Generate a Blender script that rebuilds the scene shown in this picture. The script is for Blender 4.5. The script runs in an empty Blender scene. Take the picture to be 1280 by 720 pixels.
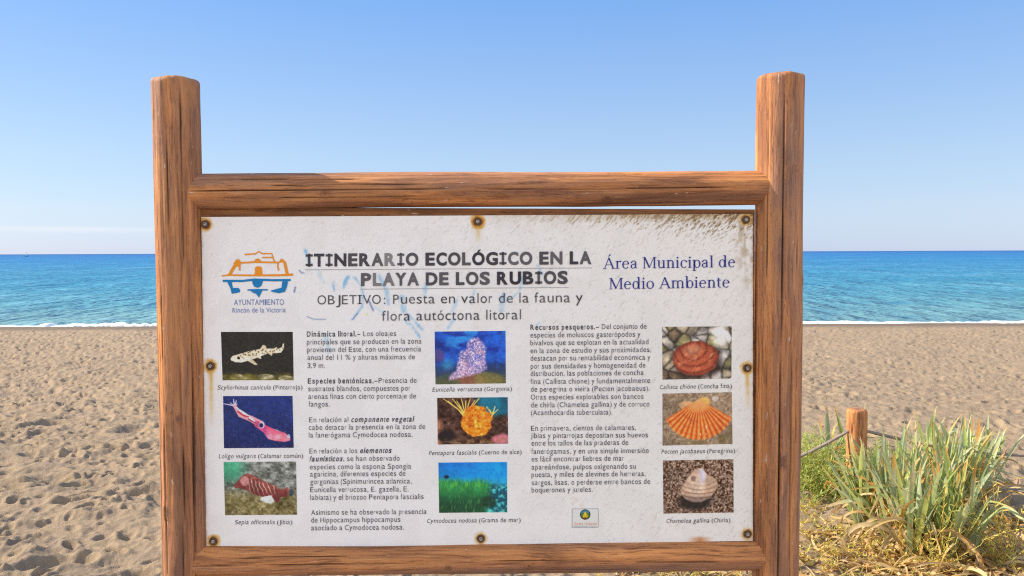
import bpy, bmesh, math, random
import numpy as np
from mathutils import Vector, Matrix

random.seed(7)
RNG = np.random.default_rng(11)
SC = bpy.context.scene
COL = SC.collection

# ------------------------------------------------------------------ camera
PITCH = math.atan(44.5 / 1000.0)
ROLL = 0.0039
CAM = np.array([0.0, 0.0, 1.5])
FWD = np.array([0.0, math.cos(PITCH), -math.sin(PITCH)])
UP0 = np.array([0.0, math.sin(PITCH), math.cos(PITCH)])
XAX = np.array([1.0, 0.0, 0.0])
CR = math.cos(ROLL) * XAX - math.sin(ROLL) * UP0
CU = math.cos(ROLL) * UP0 + math.sin(ROLL) * XAX
cd = bpy.data.cameras.new('camera')
cam = bpy.data.objects.new('camera', cd)
COL.objects.link(cam)
cd.sensor_width = 36.0
cd.lens = 1000.0 / 1280.0 * 36.0
cd.clip_start = 0.05
cd.clip_end = 60000.0
cam.matrix_world = Matrix(((CR[0], CU[0], -FWD[0], CAM[0]),
                           (CR[1], CU[1], -FWD[1], CAM[1]),
                           (CR[2], CU[2], -FWD[2], CAM[2]),
                           (0, 0, 0, 1)))
SC.camera = cam

# ------------------------------------------------------------------ sky and sun
SUN_AZ = math.radians(-80.0)       # from +Y towards +X : the sun stands left and a little seaward
SUN_EL = math.radians(34.0)
SKY_STRENGTH = 0.104
SUN_STRENGTH = 5.0
EXPOSURE = 0.74
SKY_MIX = 0.70
FILL_CLOUD = 7.8
w = bpy.data.worlds.new('World')
SC.world = w
w.use_nodes = True
nt = w.node_tree
nt.nodes.clear()
N = nt.nodes.new
L = nt.links.new
sky = N('ShaderNodeTexSky')
sky.sky_type = 'NISHITA'
sky.sun_disc = False
sky.sun_elevation = SUN_EL
sky.sun_rotation = SUN_AZ
sky.air_density = 1.0
sky.dust_density = 0.2
sky.ozone_density = 1.5
# a thin streak of cloud low above the sea
tc = N('ShaderNodeTexCoord')
sep = N('ShaderNodeSeparateXYZ')
L(tc.outputs['Generated'], sep.inputs[0])
def wm(op, a, b=None, c=None):
    n = N('ShaderNodeMath'); n.operation = op
    for i, v in enumerate((a, b, c)):
        if v is None: continue
        if isinstance(v, (int, float)): n.inputs[i].default_value = v
        else: L(v, n.inputs[i])
    return n.outputs[0]
mp = N('ShaderNodeMapping'); mp.inputs['Scale'].default_value = (9, 9, 160)
L(tc.outputs['Generated'], mp.inputs['Vector'])
nz = N('ShaderNodeTexNoise'); nz.inputs['Scale'].default_value = 1.0; nz.inputs['Detail'].default_value = 5
L(mp.outputs[0], nz.inputs['Vector'])
band = wm('SUBTRACT', 1.0, wm('MULTIPLY', wm('ABSOLUTE', wm('SUBTRACT', sep.outputs[2], 0.0268)), 210.0))
band = wm('MAXIMUM', band, 0.0)
side = wm('MULTIPLY', wm('SUBTRACT', -0.34, sep.outputs[0]), 9.0)
side = wm('MINIMUM', wm('MAXIMUM', side, 0.0), 1.0)
mask = wm('MULTIPLY', wm('MULTIPLY', band, side), wm('MULTIPLY', nz.outputs[0], 0.75))
mixc = N('ShaderNodeMix'); mixc.data_type = 'RGBA'
L(mask, mixc.inputs['Factor'])
# even the clear sky out towards a measured run of blues from the horizon to the zenith
rmp = N('ShaderNodeValToRGB')
els = rmp.color_ramp.elements
STOPS = [(0.0, (2.05, 3.05, 5.3)), (0.05, (2.55, 3.4, 5.1)), (0.115, (2.35, 3.4, 5.1)), (0.30, (1.05, 2.5, 5.5)), (0.6, (1.0, 2.1, 4.8)), (1.0, (1.0, 2.1, 4.8))]
while len(els) < len(STOPS): els.new(0.5)
for e_, (p_, c_) in zip(els, STOPS):
    e_.position = p_; e_.color = (*c_, 1)
L(wm('MAXIMUM', sep.outputs[2], 0.0), rmp.inputs[0])
mixs = N('ShaderNodeMix'); mixs.data_type = 'RGBA'; mixs.inputs['Factor'].default_value = SKY_MIX
L(sky.outputs[0], mixs.inputs['A']); L(rmp.outputs[0], mixs.inputs['B'])
# bright broken cloud added out of view behind the viewer, to lighten the shaded panel
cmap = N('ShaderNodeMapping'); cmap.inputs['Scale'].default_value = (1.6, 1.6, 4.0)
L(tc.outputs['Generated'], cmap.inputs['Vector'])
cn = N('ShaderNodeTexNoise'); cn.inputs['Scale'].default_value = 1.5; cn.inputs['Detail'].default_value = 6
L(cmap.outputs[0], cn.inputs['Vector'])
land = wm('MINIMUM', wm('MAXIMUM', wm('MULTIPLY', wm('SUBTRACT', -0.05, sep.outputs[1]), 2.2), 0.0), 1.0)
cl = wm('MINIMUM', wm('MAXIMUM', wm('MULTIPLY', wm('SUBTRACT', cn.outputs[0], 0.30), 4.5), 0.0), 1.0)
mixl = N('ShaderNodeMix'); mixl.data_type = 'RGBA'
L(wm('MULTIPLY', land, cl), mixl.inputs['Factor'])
L(mixs.outputs['Result'], mixl.inputs['A']); mixl.inputs['B'].default_value = (FILL_CLOUD * 0.97, FILL_CLOUD, FILL_CLOUD * 1.05, 1)
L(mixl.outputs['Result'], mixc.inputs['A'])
mixc.inputs['B'].default_value = (5.4, 5.5, 5.7, 1)
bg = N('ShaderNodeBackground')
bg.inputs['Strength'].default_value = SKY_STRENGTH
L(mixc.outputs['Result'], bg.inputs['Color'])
wo = N('ShaderNodeOutputWorld')
L(bg.outputs[0], wo.inputs[0])

sd = bpy.data.lights.new('sun', 'SUN')
sd.energy = SUN_STRENGTH
sd.angle = math.radians(0.5)
sd.color = (1.0, 0.87, 0.69)
sun = bpy.data.objects.new('sun', sd)
COL.objects.link(sun)
SDIR = Vector((math.sin(SUN_AZ) * math.cos(SUN_EL), math.cos(SUN_AZ) * math.cos(SUN_EL), math.sin(SUN_EL)))
sun.rotation_euler = SDIR.to_track_quat('Z', 'Y').to_euler()

SC.view_settings.view_transform = 'Standard'
SC.view_settings.look = 'None'
SC.view_settings.gamma = 1.0
SC.view_settings.use_curve_mapping = False
SC.view_settings.exposure = EXPOSURE
SC.cycles.use_denoising = False
SC.cycles.pixel_filter_type = 'BLACKMAN_HARRIS'
SC.cycles.filter_width = 1.15
SC.cycles.max_bounces = 8
SC.cycles.transparent_max_bounces = 8

# ------------------------------------------------------------------ helpers
def tag(o, label=None, cat=None, group=None, kind=None):
    if label: o['label'] = label
    if cat: o['category'] = cat
    if group: o['group'] = group
    if kind: o['kind'] = kind
    return o

def empty(name, loc):
    o = bpy.data.objects.new(name, None)
    o.empty_display_size = 0.1
    o.location = loc
    COL.objects.link(o)
    return o

def link_mesh(name, verts, faces, mat, parent=None, origin=None, smooth=True, colors=None):
    """verts in world space; the object's origin is `origin` (the parent's own origin for a part)"""
    v = np.asarray(verts, dtype=np.float64)
    if origin is not None:
        v = v - np.asarray(origin)
    me = bpy.data.meshes.new(name)
    if isinstance(faces, np.ndarray):
        nv, nf, k = len(v), len(faces), faces.shape[1]
        me.vertices.add(nv)
        me.vertices.foreach_set('co', v.astype(np.float32).ravel())
        me.loops.add(nf * k)
        me.loops.foreach_set('vertex_index', faces.astype(np.int32).ravel())
        me.polygons.add(nf)
        me.polygons.foreach_set('loop_start', np.arange(0, nf * k, k, dtype=np.int32))
        me.update(calc_edges=True)
        me.validate()
    else:
        me.from_pydata(v.tolist(), [], faces)
        me.update()
    me.polygons.foreach_set('use_smooth', np.full(len(me.polygons), smooth))
    if colors is not None:
        for an, arr in colors.items():
            a = me.color_attributes.new(an, 'FLOAT_COLOR', 'POINT')
            arr = np.asarray(arr, dtype=np.float32)
            if arr.shape[1] == 3:
                arr = np.concatenate([arr, np.ones((len(arr), 1), np.float32)], 1)
            a.data.foreach_set('color', arr.ravel())
    if mat: me.materials.append(mat)
    o = bpy.data.objects.new(name, me)
    COL.objects.link(o)
    if parent is not None: o.parent = parent
    elif origin is not None: o.location = origin
    return o

def grid_faces(nr, nc, close=False):
    r = np.arange(nr - 1)[:, None]
    cN = nc if close else nc - 1
    c = np.arange(cN)[None, :]
    a = r * nc + c
    b = r * nc + (c + 1) % nc
    return np.stack([a, b, b + nc, a + nc], -1).reshape(-1, 4)

def srgb(c):
    c = np.asarray(c, dtype=np.float64) / 255.0
    return np.where(c <= 0.04045, c / 12.92, ((c + 0.055) / 1.055) ** 2.4)

def hash2(ix, iy, s):
    h = (ix.astype(np.int64) * 374761393 + iy.astype(np.int64) * 668265263 + s * 1442695041) & 0xFFFFFFFF
    h = ((h ^ (h >> 13)) * 1274126177) & 0xFFFFFFFF
    h = ((h ^ (h >> 16)) * 2246822519) & 0xFFFFFFFF
    return ((h ^ (h >> 15)) & 0xFFFFFF) / float(0xFFFFFF)

def vnoise(x, y, s=0):
    x = np.asarray(x, float); y = np.asarray(y, float)
    x, y = np.broadcast_arrays(x, y)
    ix = np.floor(x); iy = np.floor(y)
    fx = x - ix; fy = y - iy
    ux = fx * fx * fx * (fx * (fx * 6 - 15) + 10); uy = fy * fy * fy * (fy * (fy * 6 - 15) + 10)
    a = hash2(ix, iy, s); b = hash2(ix + 1, iy, s); c = hash2(ix, iy + 1, s); d = hash2(ix + 1, iy + 1, s)
    return (a * (1 - ux) + b * ux) * (1 - uy) + (c * (1 - ux) + d * ux) * uy   # 0..1

def fbm(x, y, s=0, o=4, g=0.5):
    t = 0; a = 1; n = 0
    for i in range(o):
        t = t + a * vnoise(x * 2 ** i + 17.3 * i, y * 2 ** i - 9.1 * i, s + i); n += a; a *= g
    return t / n

def worley(x, y, s=0):
    x = np.asarray(x, float); y = np.asarray(y, float)
    ix = np.floor(x); iy = np.floor(y)
    best = np.full(x.shape, 9.0); sec = np.full(x.shape, 9.0); bid = np.zeros(x.shape)
    for dx in (-1, 0, 1):
        for dy in (-1, 0, 1):
            cx = ix + dx; cy = iy + dy
            d = np.hypot(cx + hash2(cx, cy, s) - x, cy + hash2(cx, cy, s + 5) - y)
            idd = hash2(cx, cy, s + 9)
            m = d < best
            sec = np.where(m, best, np.minimum(sec, d))
            bid = np.where(m, idd, bid)
            best = np.where(m, d, best)
    return best, sec, bid

def sst(a, b, x):
    t = np.clip((x - a) / (b - a), 0, 1)
    return t * t * (3 - 2 * t)

def ray(px, py):
    px = np.asarray(px, float); py = np.asarray(py, float)
    return FWD + ((px - 640) / 1000.0)[..., None] * CR + ((360 - py) / 1000.0)[..., None] * CU

def on_ground(px, py, z=0.0):
    d = ray(px, py)
    return CAM + d * ((z - CAM[2]) / d[..., 2])[..., None]

# the plane of the sign, slightly turned about the vertical
YAW = math.radians(1.5)
E1 = np.array([math.cos(YAW), math.sin(YAW), 0.0])
NRM = np.array([math.sin(YAW), -math.cos(YAW), 0.0])
PL0 = np.array([0.0, 2.0, 1.4])

def on_sign(px, py, off=0.0):
    d = ray(px, py)
    t = np.dot(PL0 + NRM * off - CAM, NRM) / (d @ NRM)
    return CAM + d * t[..., None]

# ------------------------------------------------------------------ material helpers
class Mat:
    def __init__(self, name):
        self.m = bpy.data.materials.new(name); self.m.use_nodes = True
        self.t = self.m.node_tree
        self.b = self.t.nodes['Principled BSDF']
        self.out = self.t.nodes['Material Output']
    def n(self, typ, **kw):
        n = self.t.nodes.new(typ)
        for k, v in kw.items(): setattr(n, k, v)
        return n
    def l(self, a, b): self.t.links.new(a, b)
    def math(self, op, a, b=None, clamp=False):
        n = self.n('ShaderNodeMath', operation=op); n.use_clamp = clamp
        for i, v in enumerate((a, b)):
            if v is None: continue
            if isinstance(v, (int, float)): n.inputs[i].default_value = v
            else: self.l(v, n.inputs[i])
        return n.outputs[0]
    def noise(self, vec, scale, detail=4, rough=0.55, dist=0.0):
        n = self.n('ShaderNodeTexNoise')
        n.inputs['Scale'].default_value = scale; n.inputs['Detail'].default_value = detail
        n.inputs['Roughness'].default_value = rough; n.inputs['Distortion'].default_value = dist
        if vec is not None: self.l(vec, n.inputs['Vector'])
        return n.outputs[0]
    def mapping(self, vec, scale, rot=(0, 0, 0)):
        n = self.n('ShaderNodeMapping'); n.inputs['Scale'].default_value = scale; n.inputs['Rotation'].default_value = rot
        self.l(vec, n.inputs['Vector']); return n.outputs[0]
    def ramp(self, fac, stops):
        n = self.n('ShaderNodeValToRGB'); e = n.color_ramp.elements
        while len(e) < len(stops): e.new(0.5)
        for i, (p, c) in enumerate(stops):
            e[i].position = p
            e[i].color = (c, c, c, 1) if isinstance(c, (int, float)) else (*c, 1)
        self.l(fac, n.inputs[0]); return n.outputs[0]
    def mix(self, fac, a, b, blend='MIX'):
        n = self.n('ShaderNodeMix', data_type='RGBA', blend_type=blend)
        for key, v in (('Factor', fac), ('A', a), ('B', b)):
            if isinstance(v, (int, float)): n.inputs[key].default_value = v
            elif isinstance(v, tuple): n.inputs[key].default_value = (*v, 1)
            else: self.l(v, n.inputs[key])
        return n.outputs['Result']
    def bump(self, h, strength, dist, prev=None):
        n = self.n('ShaderNodeBump'); n.inputs['Strength'].default_value = strength; n.inputs['Distance'].default_value = dist
        self.l(h, n.inputs['Height'])
        if prev is not None: self.l(prev, n.inputs['Normal'])
        self.l(n.outputs[0], self.b.inputs['Normal']); return n.outputs[0]
    def attr(self, name):
        n = self.n('ShaderNodeAttribute'); n.attribute_name = name; return n
    def set(self, **kw):
        for k, v in kw.items():
            k = k.replace('_', ' ')
            if isinstance(v, (int, float)): self.b.inputs[k].default_value = v
            elif isinstance(v, tuple): self.b.inputs[k].default_value = (*v, 1)
            else: self.l(v, self.b.inputs[k])
        return self

def obj_coord(M): return M.n('ShaderNodeTexCoord').outputs['Object']

# sand
M = Mat('sand'); oc = obj_coord(M)
g1 = M.noise(oc, 1.1, 4); g2 = M.noise(oc, 380.0, 2, 0.8); g3 = M.noise(oc, 26.0, 5, 0.7)
base = M.mix(M.ramp(g1, [(0.3, 0.0), (0.7, 1.0)]), (0.345, 0.258, 0.166), (0.40, 0.302, 0.197))
base = M.mix(M.ramp(g2, [(0.34, 0.85), (0.52, 0.0)]), base, (0.16, 0.12, 0.09))
g4 = M.noise(oc, 5.0, 4, 0.6)
base = M.mix(M.ramp(g4, [(0.38, 0.55), (0.55, 0.0)]), base, (0.27, 0.205, 0.15))
base = M.mix(M.ramp(g3, [(0.60, 0.0), (0.78, 0.45)]), base, (0.46, 0.36, 0.26))
vor = M.n('ShaderNodeTexVoronoi'); vor.inputs['Scale'].default_value = 34.0; M.l(oc, vor.inputs['Vector'])
peb = M.ramp(vor.outputs['Distance'], [(0.07, 0.6), (0.12, 0.0)])
base = M.mix(peb, base, (0.16, 0.13, 0.11))
sepx = M.n('ShaderNodeSeparateXYZ'); M.l(oc, sepx.inputs[0])
wet = M.ramp(M.math('MULTIPLY', M.math('SUBTRACT', M.math('ADD', sepx.outputs[1], M.math('MULTIPLY', g1, 3.0)), 25.6), 0.5), [(0.0, 0.0), (1.0, 1.0)])
base = M.mix(M.math('MULTIPLY', wet, 0.75), base, (0.12, 0.095, 0.075))
M.set(Base_Color=base, Roughness=0.95, Specular_IOR_Level=0.15)
hh = M.math('ADD', M.math('MULTIPLY', g2, 0.35), g3)
M.bump(hh, 0.75, 0.014)
SAND = M.m

# sea
M = Mat('sea_water'); oc = obj_coord(M)
sepx = M.n('ShaderNodeSeparateXYZ'); M.l(oc, sepx.inputs[0])
lg = M.math('LOGARITHM', M.math('MAXIMUM', sepx.outputs[1], 20.0), 10.0)          # log10 distance
pat = M.noise(M.mapping(oc, (0.010, 0.045, 1)), 1.0, 4, 0.6)
lg2 = M.math('ADD', lg, M.math('MULTIPLY', M.math('SUBTRACT', pat, 0.5), 0.30))
t = M.math('DIVIDE', M.math('SUBTRACT', lg2, 1.4), 2.6, clamp=True)
colr = M.ramp(t, [(0.0, (0.15, 0.28, 0.28)), (0.06, (0.085, 0.26, 0.31)), (0.17, (0.035, 0.225, 0.35)), (0.40, (0.006, 0.17, 0.40)), (0.62, (0.002, 0.12, 0.38)), (1.0, (0.002, 0.055, 0.24))])
st = M.noise(M.mapping(oc, (1.5, 0.9, 1)), 1.0, 4, 0.65)
st2 = M.noise(M.mapping(oc, (0.45, 0.22, 1)), 1.0, 4, 0.7)
st3 = M.noise(M.mapping(oc, (0.10, 0.035, 1)), 1.0, 5, 0.7)
st4 = M.noise(M.mapping(oc, (0.012, 0.075, 1)), 1.0, 4, 0.65)
rip = M.math('ADD', M.math('ADD', M.math('MULTIPLY', st, 0.30), M.math('MULTIPLY', st2, 0.28)), M.math('ADD', M.math('MULTIPLY', st3, 0.24), M.math('MULTIPLY', st4, 0.18)))
colr = M.mix(M.ramp(rip, [(0.40, 0.58), (0.50, 0.0)]), colr, (0.008, 0.13, 0.28))
colr = M.mix(M.ramp(rip, [(0.50, 0.0), (0.60, 0.70)]), colr, (0.17, 0.39, 0.52))
M.set(Base_Color=colr, Roughness=0.9, Specular_IOR_Level=0.0)
hh = M.math('ADD', M.math('MULTIPLY', st, 0.22), M.math('ADD', M.math('MULTIPLY', st2, 0.8), M.math('MULTIPLY', st3, 3.0)))
bn = M.bump(hh, 0.9, 1.0)
gl = M.n('ShaderNodeBsdfGlossy'); gl.inputs['Roughness'].default_value = 0.24; M.l(bn, gl.inputs['Normal'])
ms = M.n('ShaderNodeMixShader'); ms.inputs[0].default_value = 0.20
M.l(M.b.outputs[0], ms.inputs[1]); M.l(gl.outputs[0], ms.inputs[2]); M.l(ms.outputs[0], M.out.inputs[0])
SEA = M.m

# foam
M = Mat('foam'); oc = obj_coord(M)
n1 = M.noise(oc, 5.0, 5, 0.7)
M.set(Base_Color=M.mix(M.ramp(n1, [(0.3, 1.0), (0.55, 0.0)]), (0.82, 0.84, 0.85), (0.55, 0.64, 0.68)), Roughness=0.7, Specular_IOR_Level=0.3)
M.bump(n1, 0.6, 0.08)
FOAM = M.m

def wood(name, axis, tone=1.0, grey=0.0):
    """weathered treated pine; axis = direction of the grain"""
    M = Mat(name); oc = obj_coord(M)
    wc = M.attr('wear_shade'); ws = M.n('ShaderNodeSeparateColor'); M.l(wc.outputs['Color'], ws.inputs[0])
    warp = M.noise(oc, 3.5, 3)
    wn = M.n('ShaderNodeVectorMath', operation='ADD')
    cmb = M.n('ShaderNodeCombineXYZ')
    k = M.math('ADD', M.math('MULTIPLY', M.math('SUBTRACT', warp, 0.5), 0.035), M.math('MULTIPLY', ws.outputs[1], 0.020))
    for i in range(3):
        if i != axis: M.l(k, cmb.inputs[i])
    M.l(oc, wn.inputs[0]); M.l(cmb.outputs[0], wn.inputs[1])
    v = wn.outputs[0]
    def sc(a, c): s = [a] * 3; s[axis] = c; return tuple(s)
    f1 = M.noise(M.mapping(v, sc(34, 1.6)), 1.0, 5, 0.6)
    f2 = M.noise(M.mapping(v, sc(170, 4.5)), 1.0, 4, 0.65)
    f3 = M.noise(M.mapping(v, sc(13, 1.1)), 1.0, 3, 0.5)
    f4 = M.noise(M.mapping(v, sc(420, 14)), 1.0, 2, 0.7)
    c = M.mix(M.ramp(f1, [(0.32, 0.0), (0.64, 1.0)]), (0.20 * tone, 0.078 * tone, 0.036 * tone), (0.56 * tone, 0.232 * tone, 0.078 * tone))
    c = M.mix(M.ramp(f2, [(0.36, 0.70), (0.47, 0.0)]), c, (0.115 * tone, 0.045 * tone, 0.024 * tone))
    c = M.mix(M.ramp(f2, [(0.58, 0.0), (0.72, 0.60)]), c, (0.62 * tone, 0.33 * tone, 0.135 * tone))
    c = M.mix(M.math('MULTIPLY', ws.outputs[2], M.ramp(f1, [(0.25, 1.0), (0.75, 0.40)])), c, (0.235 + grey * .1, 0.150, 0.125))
    c = M.mix(M.math('MULTIPLY', M.ramp(f3, [(0.52, 0.0), (0.70, 0.65)]), M.ramp(f2, [(0.3, 0.4), (0.6, 1.0)])), c, (0.30, 0.20, 0.165))
    c = M.mix(M.ramp(f4, [(0.28, 0.70), (0.42, 0.0)]), c, (0.08, 0.036, 0.022))
    c = M.mix(M.math('MULTIPLY', ws.outputs[1], M.ramp(M.noise(oc, 210.0, 3), [(0.3, 0.9), (0.7, 0.25)])), c, (0.10, 0.045, 0.024))
    f5 = M.noise(M.mapping(v, sc(9, 2.4)), 1.0, 5, 0.65, 0.6)
    c = M.mix(M.ramp(f5, [(0.32, 0.50), (0.47, 0.0)]), c, (0.13, 0.058, 0.036))
    c = M.mix(M.ramp(f5, [(0.54, 0.0), (0.70, 0.55)]), c, (0.68, 0.31, 0.105))
    spl = M.noise(M.mapping(v, sc(120, 28)), 1.0, 3, 0.5)
    c = M.mix(M.ramp(spl, [(0.70, 0.0), (0.75, 0.75)]), c, (0.62, 0.52, 0.44))
    c = M.mix(ws.outputs[0], c, (0.018, 0.010, 0.008))
    M.set(Base_Color=c, Roughness=M.ramp(f2, [(0.2, 0.85), (0.8, 0.62)]), Specular_IOR_Level=0.28)
    hh = M.math('ADD', M.math('MULTIPLY', f2, 0.8), M.math('MULTIPLY', f4, 0.45))
    M.bump(hh, 0.85, 0.0030)
    return M.m
WOOD_V = wood('pine_upright', 2, 1.30)
WOOD_H = wood('pine_rail', 0, 1.26)
WOOD_B = wood('backing_wood', 0, 0.62, 0.25)
WOOD_BO = wood('bollard_wood', 2, 1.34)

def vcol_mat(name, rough=0.5, spec=0.4):
    M = Mat(name); a = M.attr('Col')
    M.set(Base_Color=a.outputs['Color'], Roughness=rough, Specular_IOR_Level=spec)
    return M
PRINT = vcol_mat('printed_photo', 0.42, 0.4).m
M = vcol_mat('panel_enamel', 0.5, 0.4); oc = obj_coord(M)
sp = M.noise(oc, 420.0, 3, 0.7)
c = M.mix(M.ramp(sp, [(0.26, 0.15), (0.38, 0.0)]), M.attr('Col').outputs['Color'], (0.42, 0.41, 0.38))
M.set(Base_Color=c)
PANEL = M.m
INK = vcol_mat('printed_ink', 0.55, 0.3).m

M = Mat('rusty_steel'); oc = obj_coord(M)
n1 = M.noise(oc, 190.0, 4)
M.set(Base_Color=M.ramp(n1, [(0.3, (0.055, 0.032, 0.022)), (0.6, (0.15, 0.085, 0.05)), (0.8, (0.23, 0.19, 0.16))]), Roughness=0.6, Metallic=0.35)
M.bump(n1, 0.4, 0.001)
RUST = M.m
M = Mat('worn_screw_head'); M.set(Base_Color=(0.45, 0.40, 0.35), Roughness=0.45, Metallic=0.7)
M.l(M.ramp(M.noise(obj_coord(M), 400.0, 3), [(0.3, (0.12, 0.09, 0.07)), (0.6, (0.5, 0.46, 0.42))]), M.b.inputs['Base Color'])
STEEL = M.m

M = Mat('weathered_rope'); oc = obj_coord(M)
wv = M.n('ShaderNodeTexWave'); wv.inputs['Scale'].default_value = 55.0; wv.inputs['Distortion'].default_value = 1.0
M.l(M.mapping(oc, (1, 1, 1.2)), wv.inputs['Vector'])
M.set(Base_Color=M.mix(M.ramp(wv.outputs[0], [(0.0, 1.0), (0.6, 0.0)]), (0.42, 0.35, 0.30), (0.18, 0.14, 0.12)), Roughness=0.9)
M.bump(wv.outputs[0], 0.6, 0.006)
ROPE = M.m

def leaf_mat(name, trans=0.35, rough=0.45):
    M = Mat(name); a = M.attr('Col'); oc = obj_coord(M)
    n1 = M.noise(oc, 60.0, 3)
    c = M.mix(M.ramp(n1, [(0.35, 0.25), (0.65, 0.0)]), a.outputs['Color'], (0.10, 0.10, 0.05))
    M.set(Base_Color=c, Roughness=rough, Specular_IOR_Level=0.35)
    tr = M.n('ShaderNodeBsdfTranslucent'); M.l(c, tr.inputs['Color'])
    ms = M.n('ShaderNodeMixShader'); ms.inputs[0].default_value = trans
    M.l(M.b.outputs[0], ms.inputs[1]); M.l(tr.outputs[0], ms.inputs[2]); M.l(ms.outputs[0], M.out.inputs[0])
    return M.m
LEAF = leaf_mat('strap_leaf', 0.42)
DRY = leaf_mat('dried_leaf', 0.38, 0.7)
WEED = leaf_mat('wiry_weed', 0.36, 0.6)

# ------------------------------------------------------------------ ground
SHORE = 28.0
SEA_Z = -1.0
def beach_profile(x, y):
    base = np.where(y > 6, -(y - 6) * (1.02 / 22.0), 0.0)
    base = np.where(y > 28.5, -1.02 - (y - 28.5) * 0.10 - 0.02, base)
    return base
def footprints(x, y, cell, s, amp, prob):
    h = np.zeros_like(x)
    ix = np.floor(x / cell); iy = np.floor(y / cell)
    for dx in (-1, 0, 1):
        for dy in (-1, 0, 1):
            cx = ix + dx; cy = iy + dy
            px = (cx + hash2(cx, cy, s)) * cell; py = (cy + hash2(cx, cy, s + 1)) * cell
            on = (hash2(cx, cy, s + 2) < prob)
            an = hash2(cx, cy, s + 3) * 3.14159
            sz = cell * (0.24 + 0.22 * hash2(cx, cy, s + 4))
            de = amp * (0.35 + hash2(cx, cy, s + 5))
            ca = np.cos(an); sa = np.sin(an)
            u = ((x - px) * ca + (y - py) * sa) / sz
            v = (-(x - px) * sa + (y - py) * ca) / (sz * 0.55)
            d = np.sqrt(u * u + v * v)
            h += np.where(on, de * (-np.exp(-(d * 1.1) ** 4) + 0.42 * np.exp(-((d - 1.35) / 0.42) ** 2)), 0)
    return h
def ground_h(x, y):
    x = np.asarray(x, float); y = np.asarray(y, float)
    wx = x + 0.25 * (vnoise(x * 1.7, y * 1.7, 3) - 0.5); wy = y + 0.25 * (vnoise(x * 1.7, y * 1.7, 4) - 0.5)
    near = 1 - sst(23.5, 27.0, y)
    left = 0.72 + 0.28 * sst(1.0, -1.5, x)
    h = 0.10 * (fbm(x * 0.35, y * 0.35, 30, 3) - 0.5)
    h = h + left * 0.034 * (fbm(wx * 2.2, wy * 2.6, 40, 4, 0.55) - 0.5)
    rid = 1 - np.abs(2 * vnoise(wx * 2.3 + 0.5 * wy, wy * 4.6, 50) - 1)
    h = h + left * 0.030 * (rid ** 2 - 0.4)
    h = h + left * footprints(wx, wy, 0.52, 60, 0.032, 0.30)
    h = h + left * footprints(wx + 5.3, wy + 2.1, 0.29, 80, 0.028, 0.60)
    h = h + left * footprints(wx + 1.7, wy + 7.7, 0.17, 95, 0.022, 0.7)
    h = h + left * footprints(wx + 3.1, wy + 4.9, 0.105, 105, 0.011, 0.6)
    h = h + 0.036 * left * (fbm(x * 11, y * 13, 90, 4, 0.66) - 0.5)
    return beach_profile(x, y) + h * near + 0.01 * (1 - near) * (fbm(x, y, 31, 3) - 0.5)

ys = [-60.0, -25.0, -10.0, -4.0, -2.0]
y = -1.0
while y < 48.0:
    ys.append(y)
    if y < 3.2: y += 0.035 if y > 1.0 else 0.09
    else: y += min(max(y * y * 0.00062, 0.0085), 0.16)
ys = np.array(ys)
tc_ = np.linspace(-1, 1, 1250)
tc_ = np.concatenate([[-400, -120, -40, -12, -4, -1.8], tc_, [1.8, 4, 12, 40, 120, 400]])
halfw = np.clip(0.95 * np.maximum(ys, 0) + 1.2, 1.6, None)
inner = np.abs(tc_) <= 1
GX = np.where(inner[None, :], tc_[None, :] * halfw[:, None], np.sign(tc_)[None, :] * (halfw[:, None] + np.abs(tc_)[None, :] * 1.3))
GY = np.broadcast_to(ys[:, None], GX.shape)
GZ = ground_h(GX, GY)
o = link_mesh('sand_beach', np.stack([GX, GY, GZ], -1).reshape(-1, 3), grid_faces(len(ys), len(tc_)), SAND)
tag(o, 'tan sandy beach covered in footprints', None, None, 'structure')

# ------------------------------------------------------------------ sea
ys = [26.0]
while ys[-1] < 30000:
    yy = ys[-1]
    ys.append(yy + (0.22 if yy < 60 else 0.22 * (yy / 60) ** 2.2))
ys = np.array(ys)
tt = np.linspace(-1, 1, 260)
SX = tt[None, :] * (40 + 1.4 * ys[:, None]); SY = np.broadcast_to(ys[:, None], SX.shape).copy()
fade = np.exp(-(SY - 26) / 140.0)
wv = 0.060 * (vnoise(SX * 0.05, SY * 0.42 + 0.8 * vnoise(SX * 0.06, SY * 0.1, 5), 7) - 0.5) + 0.05 * (fbm(SX * 0.5, SY * 1.1, 8, 3) - 0.5)
SZ = SEA_Z + wv * fade
o = link_mesh('sea', np.stack([SX, SY, SZ], -1).reshape(-1, 3), grid_faces(len(ys), len(tt)), SEA)
tag(o, 'calm blue sea, turquoise near the shore', None, None, 'structure')

# small breaking wave along the shore
fx = np.linspace(-70, 70, 2400); prof = np.linspace(0, 1, 9)
cx_ = 27.7 + 0.5 * (vnoise(fx * 0.12, 0 * fx, 3) - 0.5) + 0.25 * (vnoise(fx * 0.7, 0 * fx, 4) - 0.5)
lump = fbm(fx * 2.6, 0 * fx + 2, 23, 4, 0.7)
hgt = (0.15 + 1.5 * sst(0.30, 0.70, lump)) * 0.075 * vnoise(fx * 0.22, 0 * fx, 6) * (0.5 + vnoise(fx * 1.6, 0 * fx, 9)) * (0.50 + 0.55 * sst(5, -15, fx))
wid = 0.12 + 0.62 * vnoise(fx * 0.4, 0 * fx, 12) * (0.4 + lump)
FX = np.broadcast_to(fx[:, None], (len(fx), 9))
FY = cx_[:, None] + (prof[None, :] - 0.5) * 2 * wid[:, None]
FZ = SEA_Z - 0.02 + 0.03 + hgt[:, None] * np.sin(prof * math.pi)[None, :] ** 0.7 * (0.7 + 0.6 * vnoise(FX * 9, FY * 7, 14))
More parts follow.
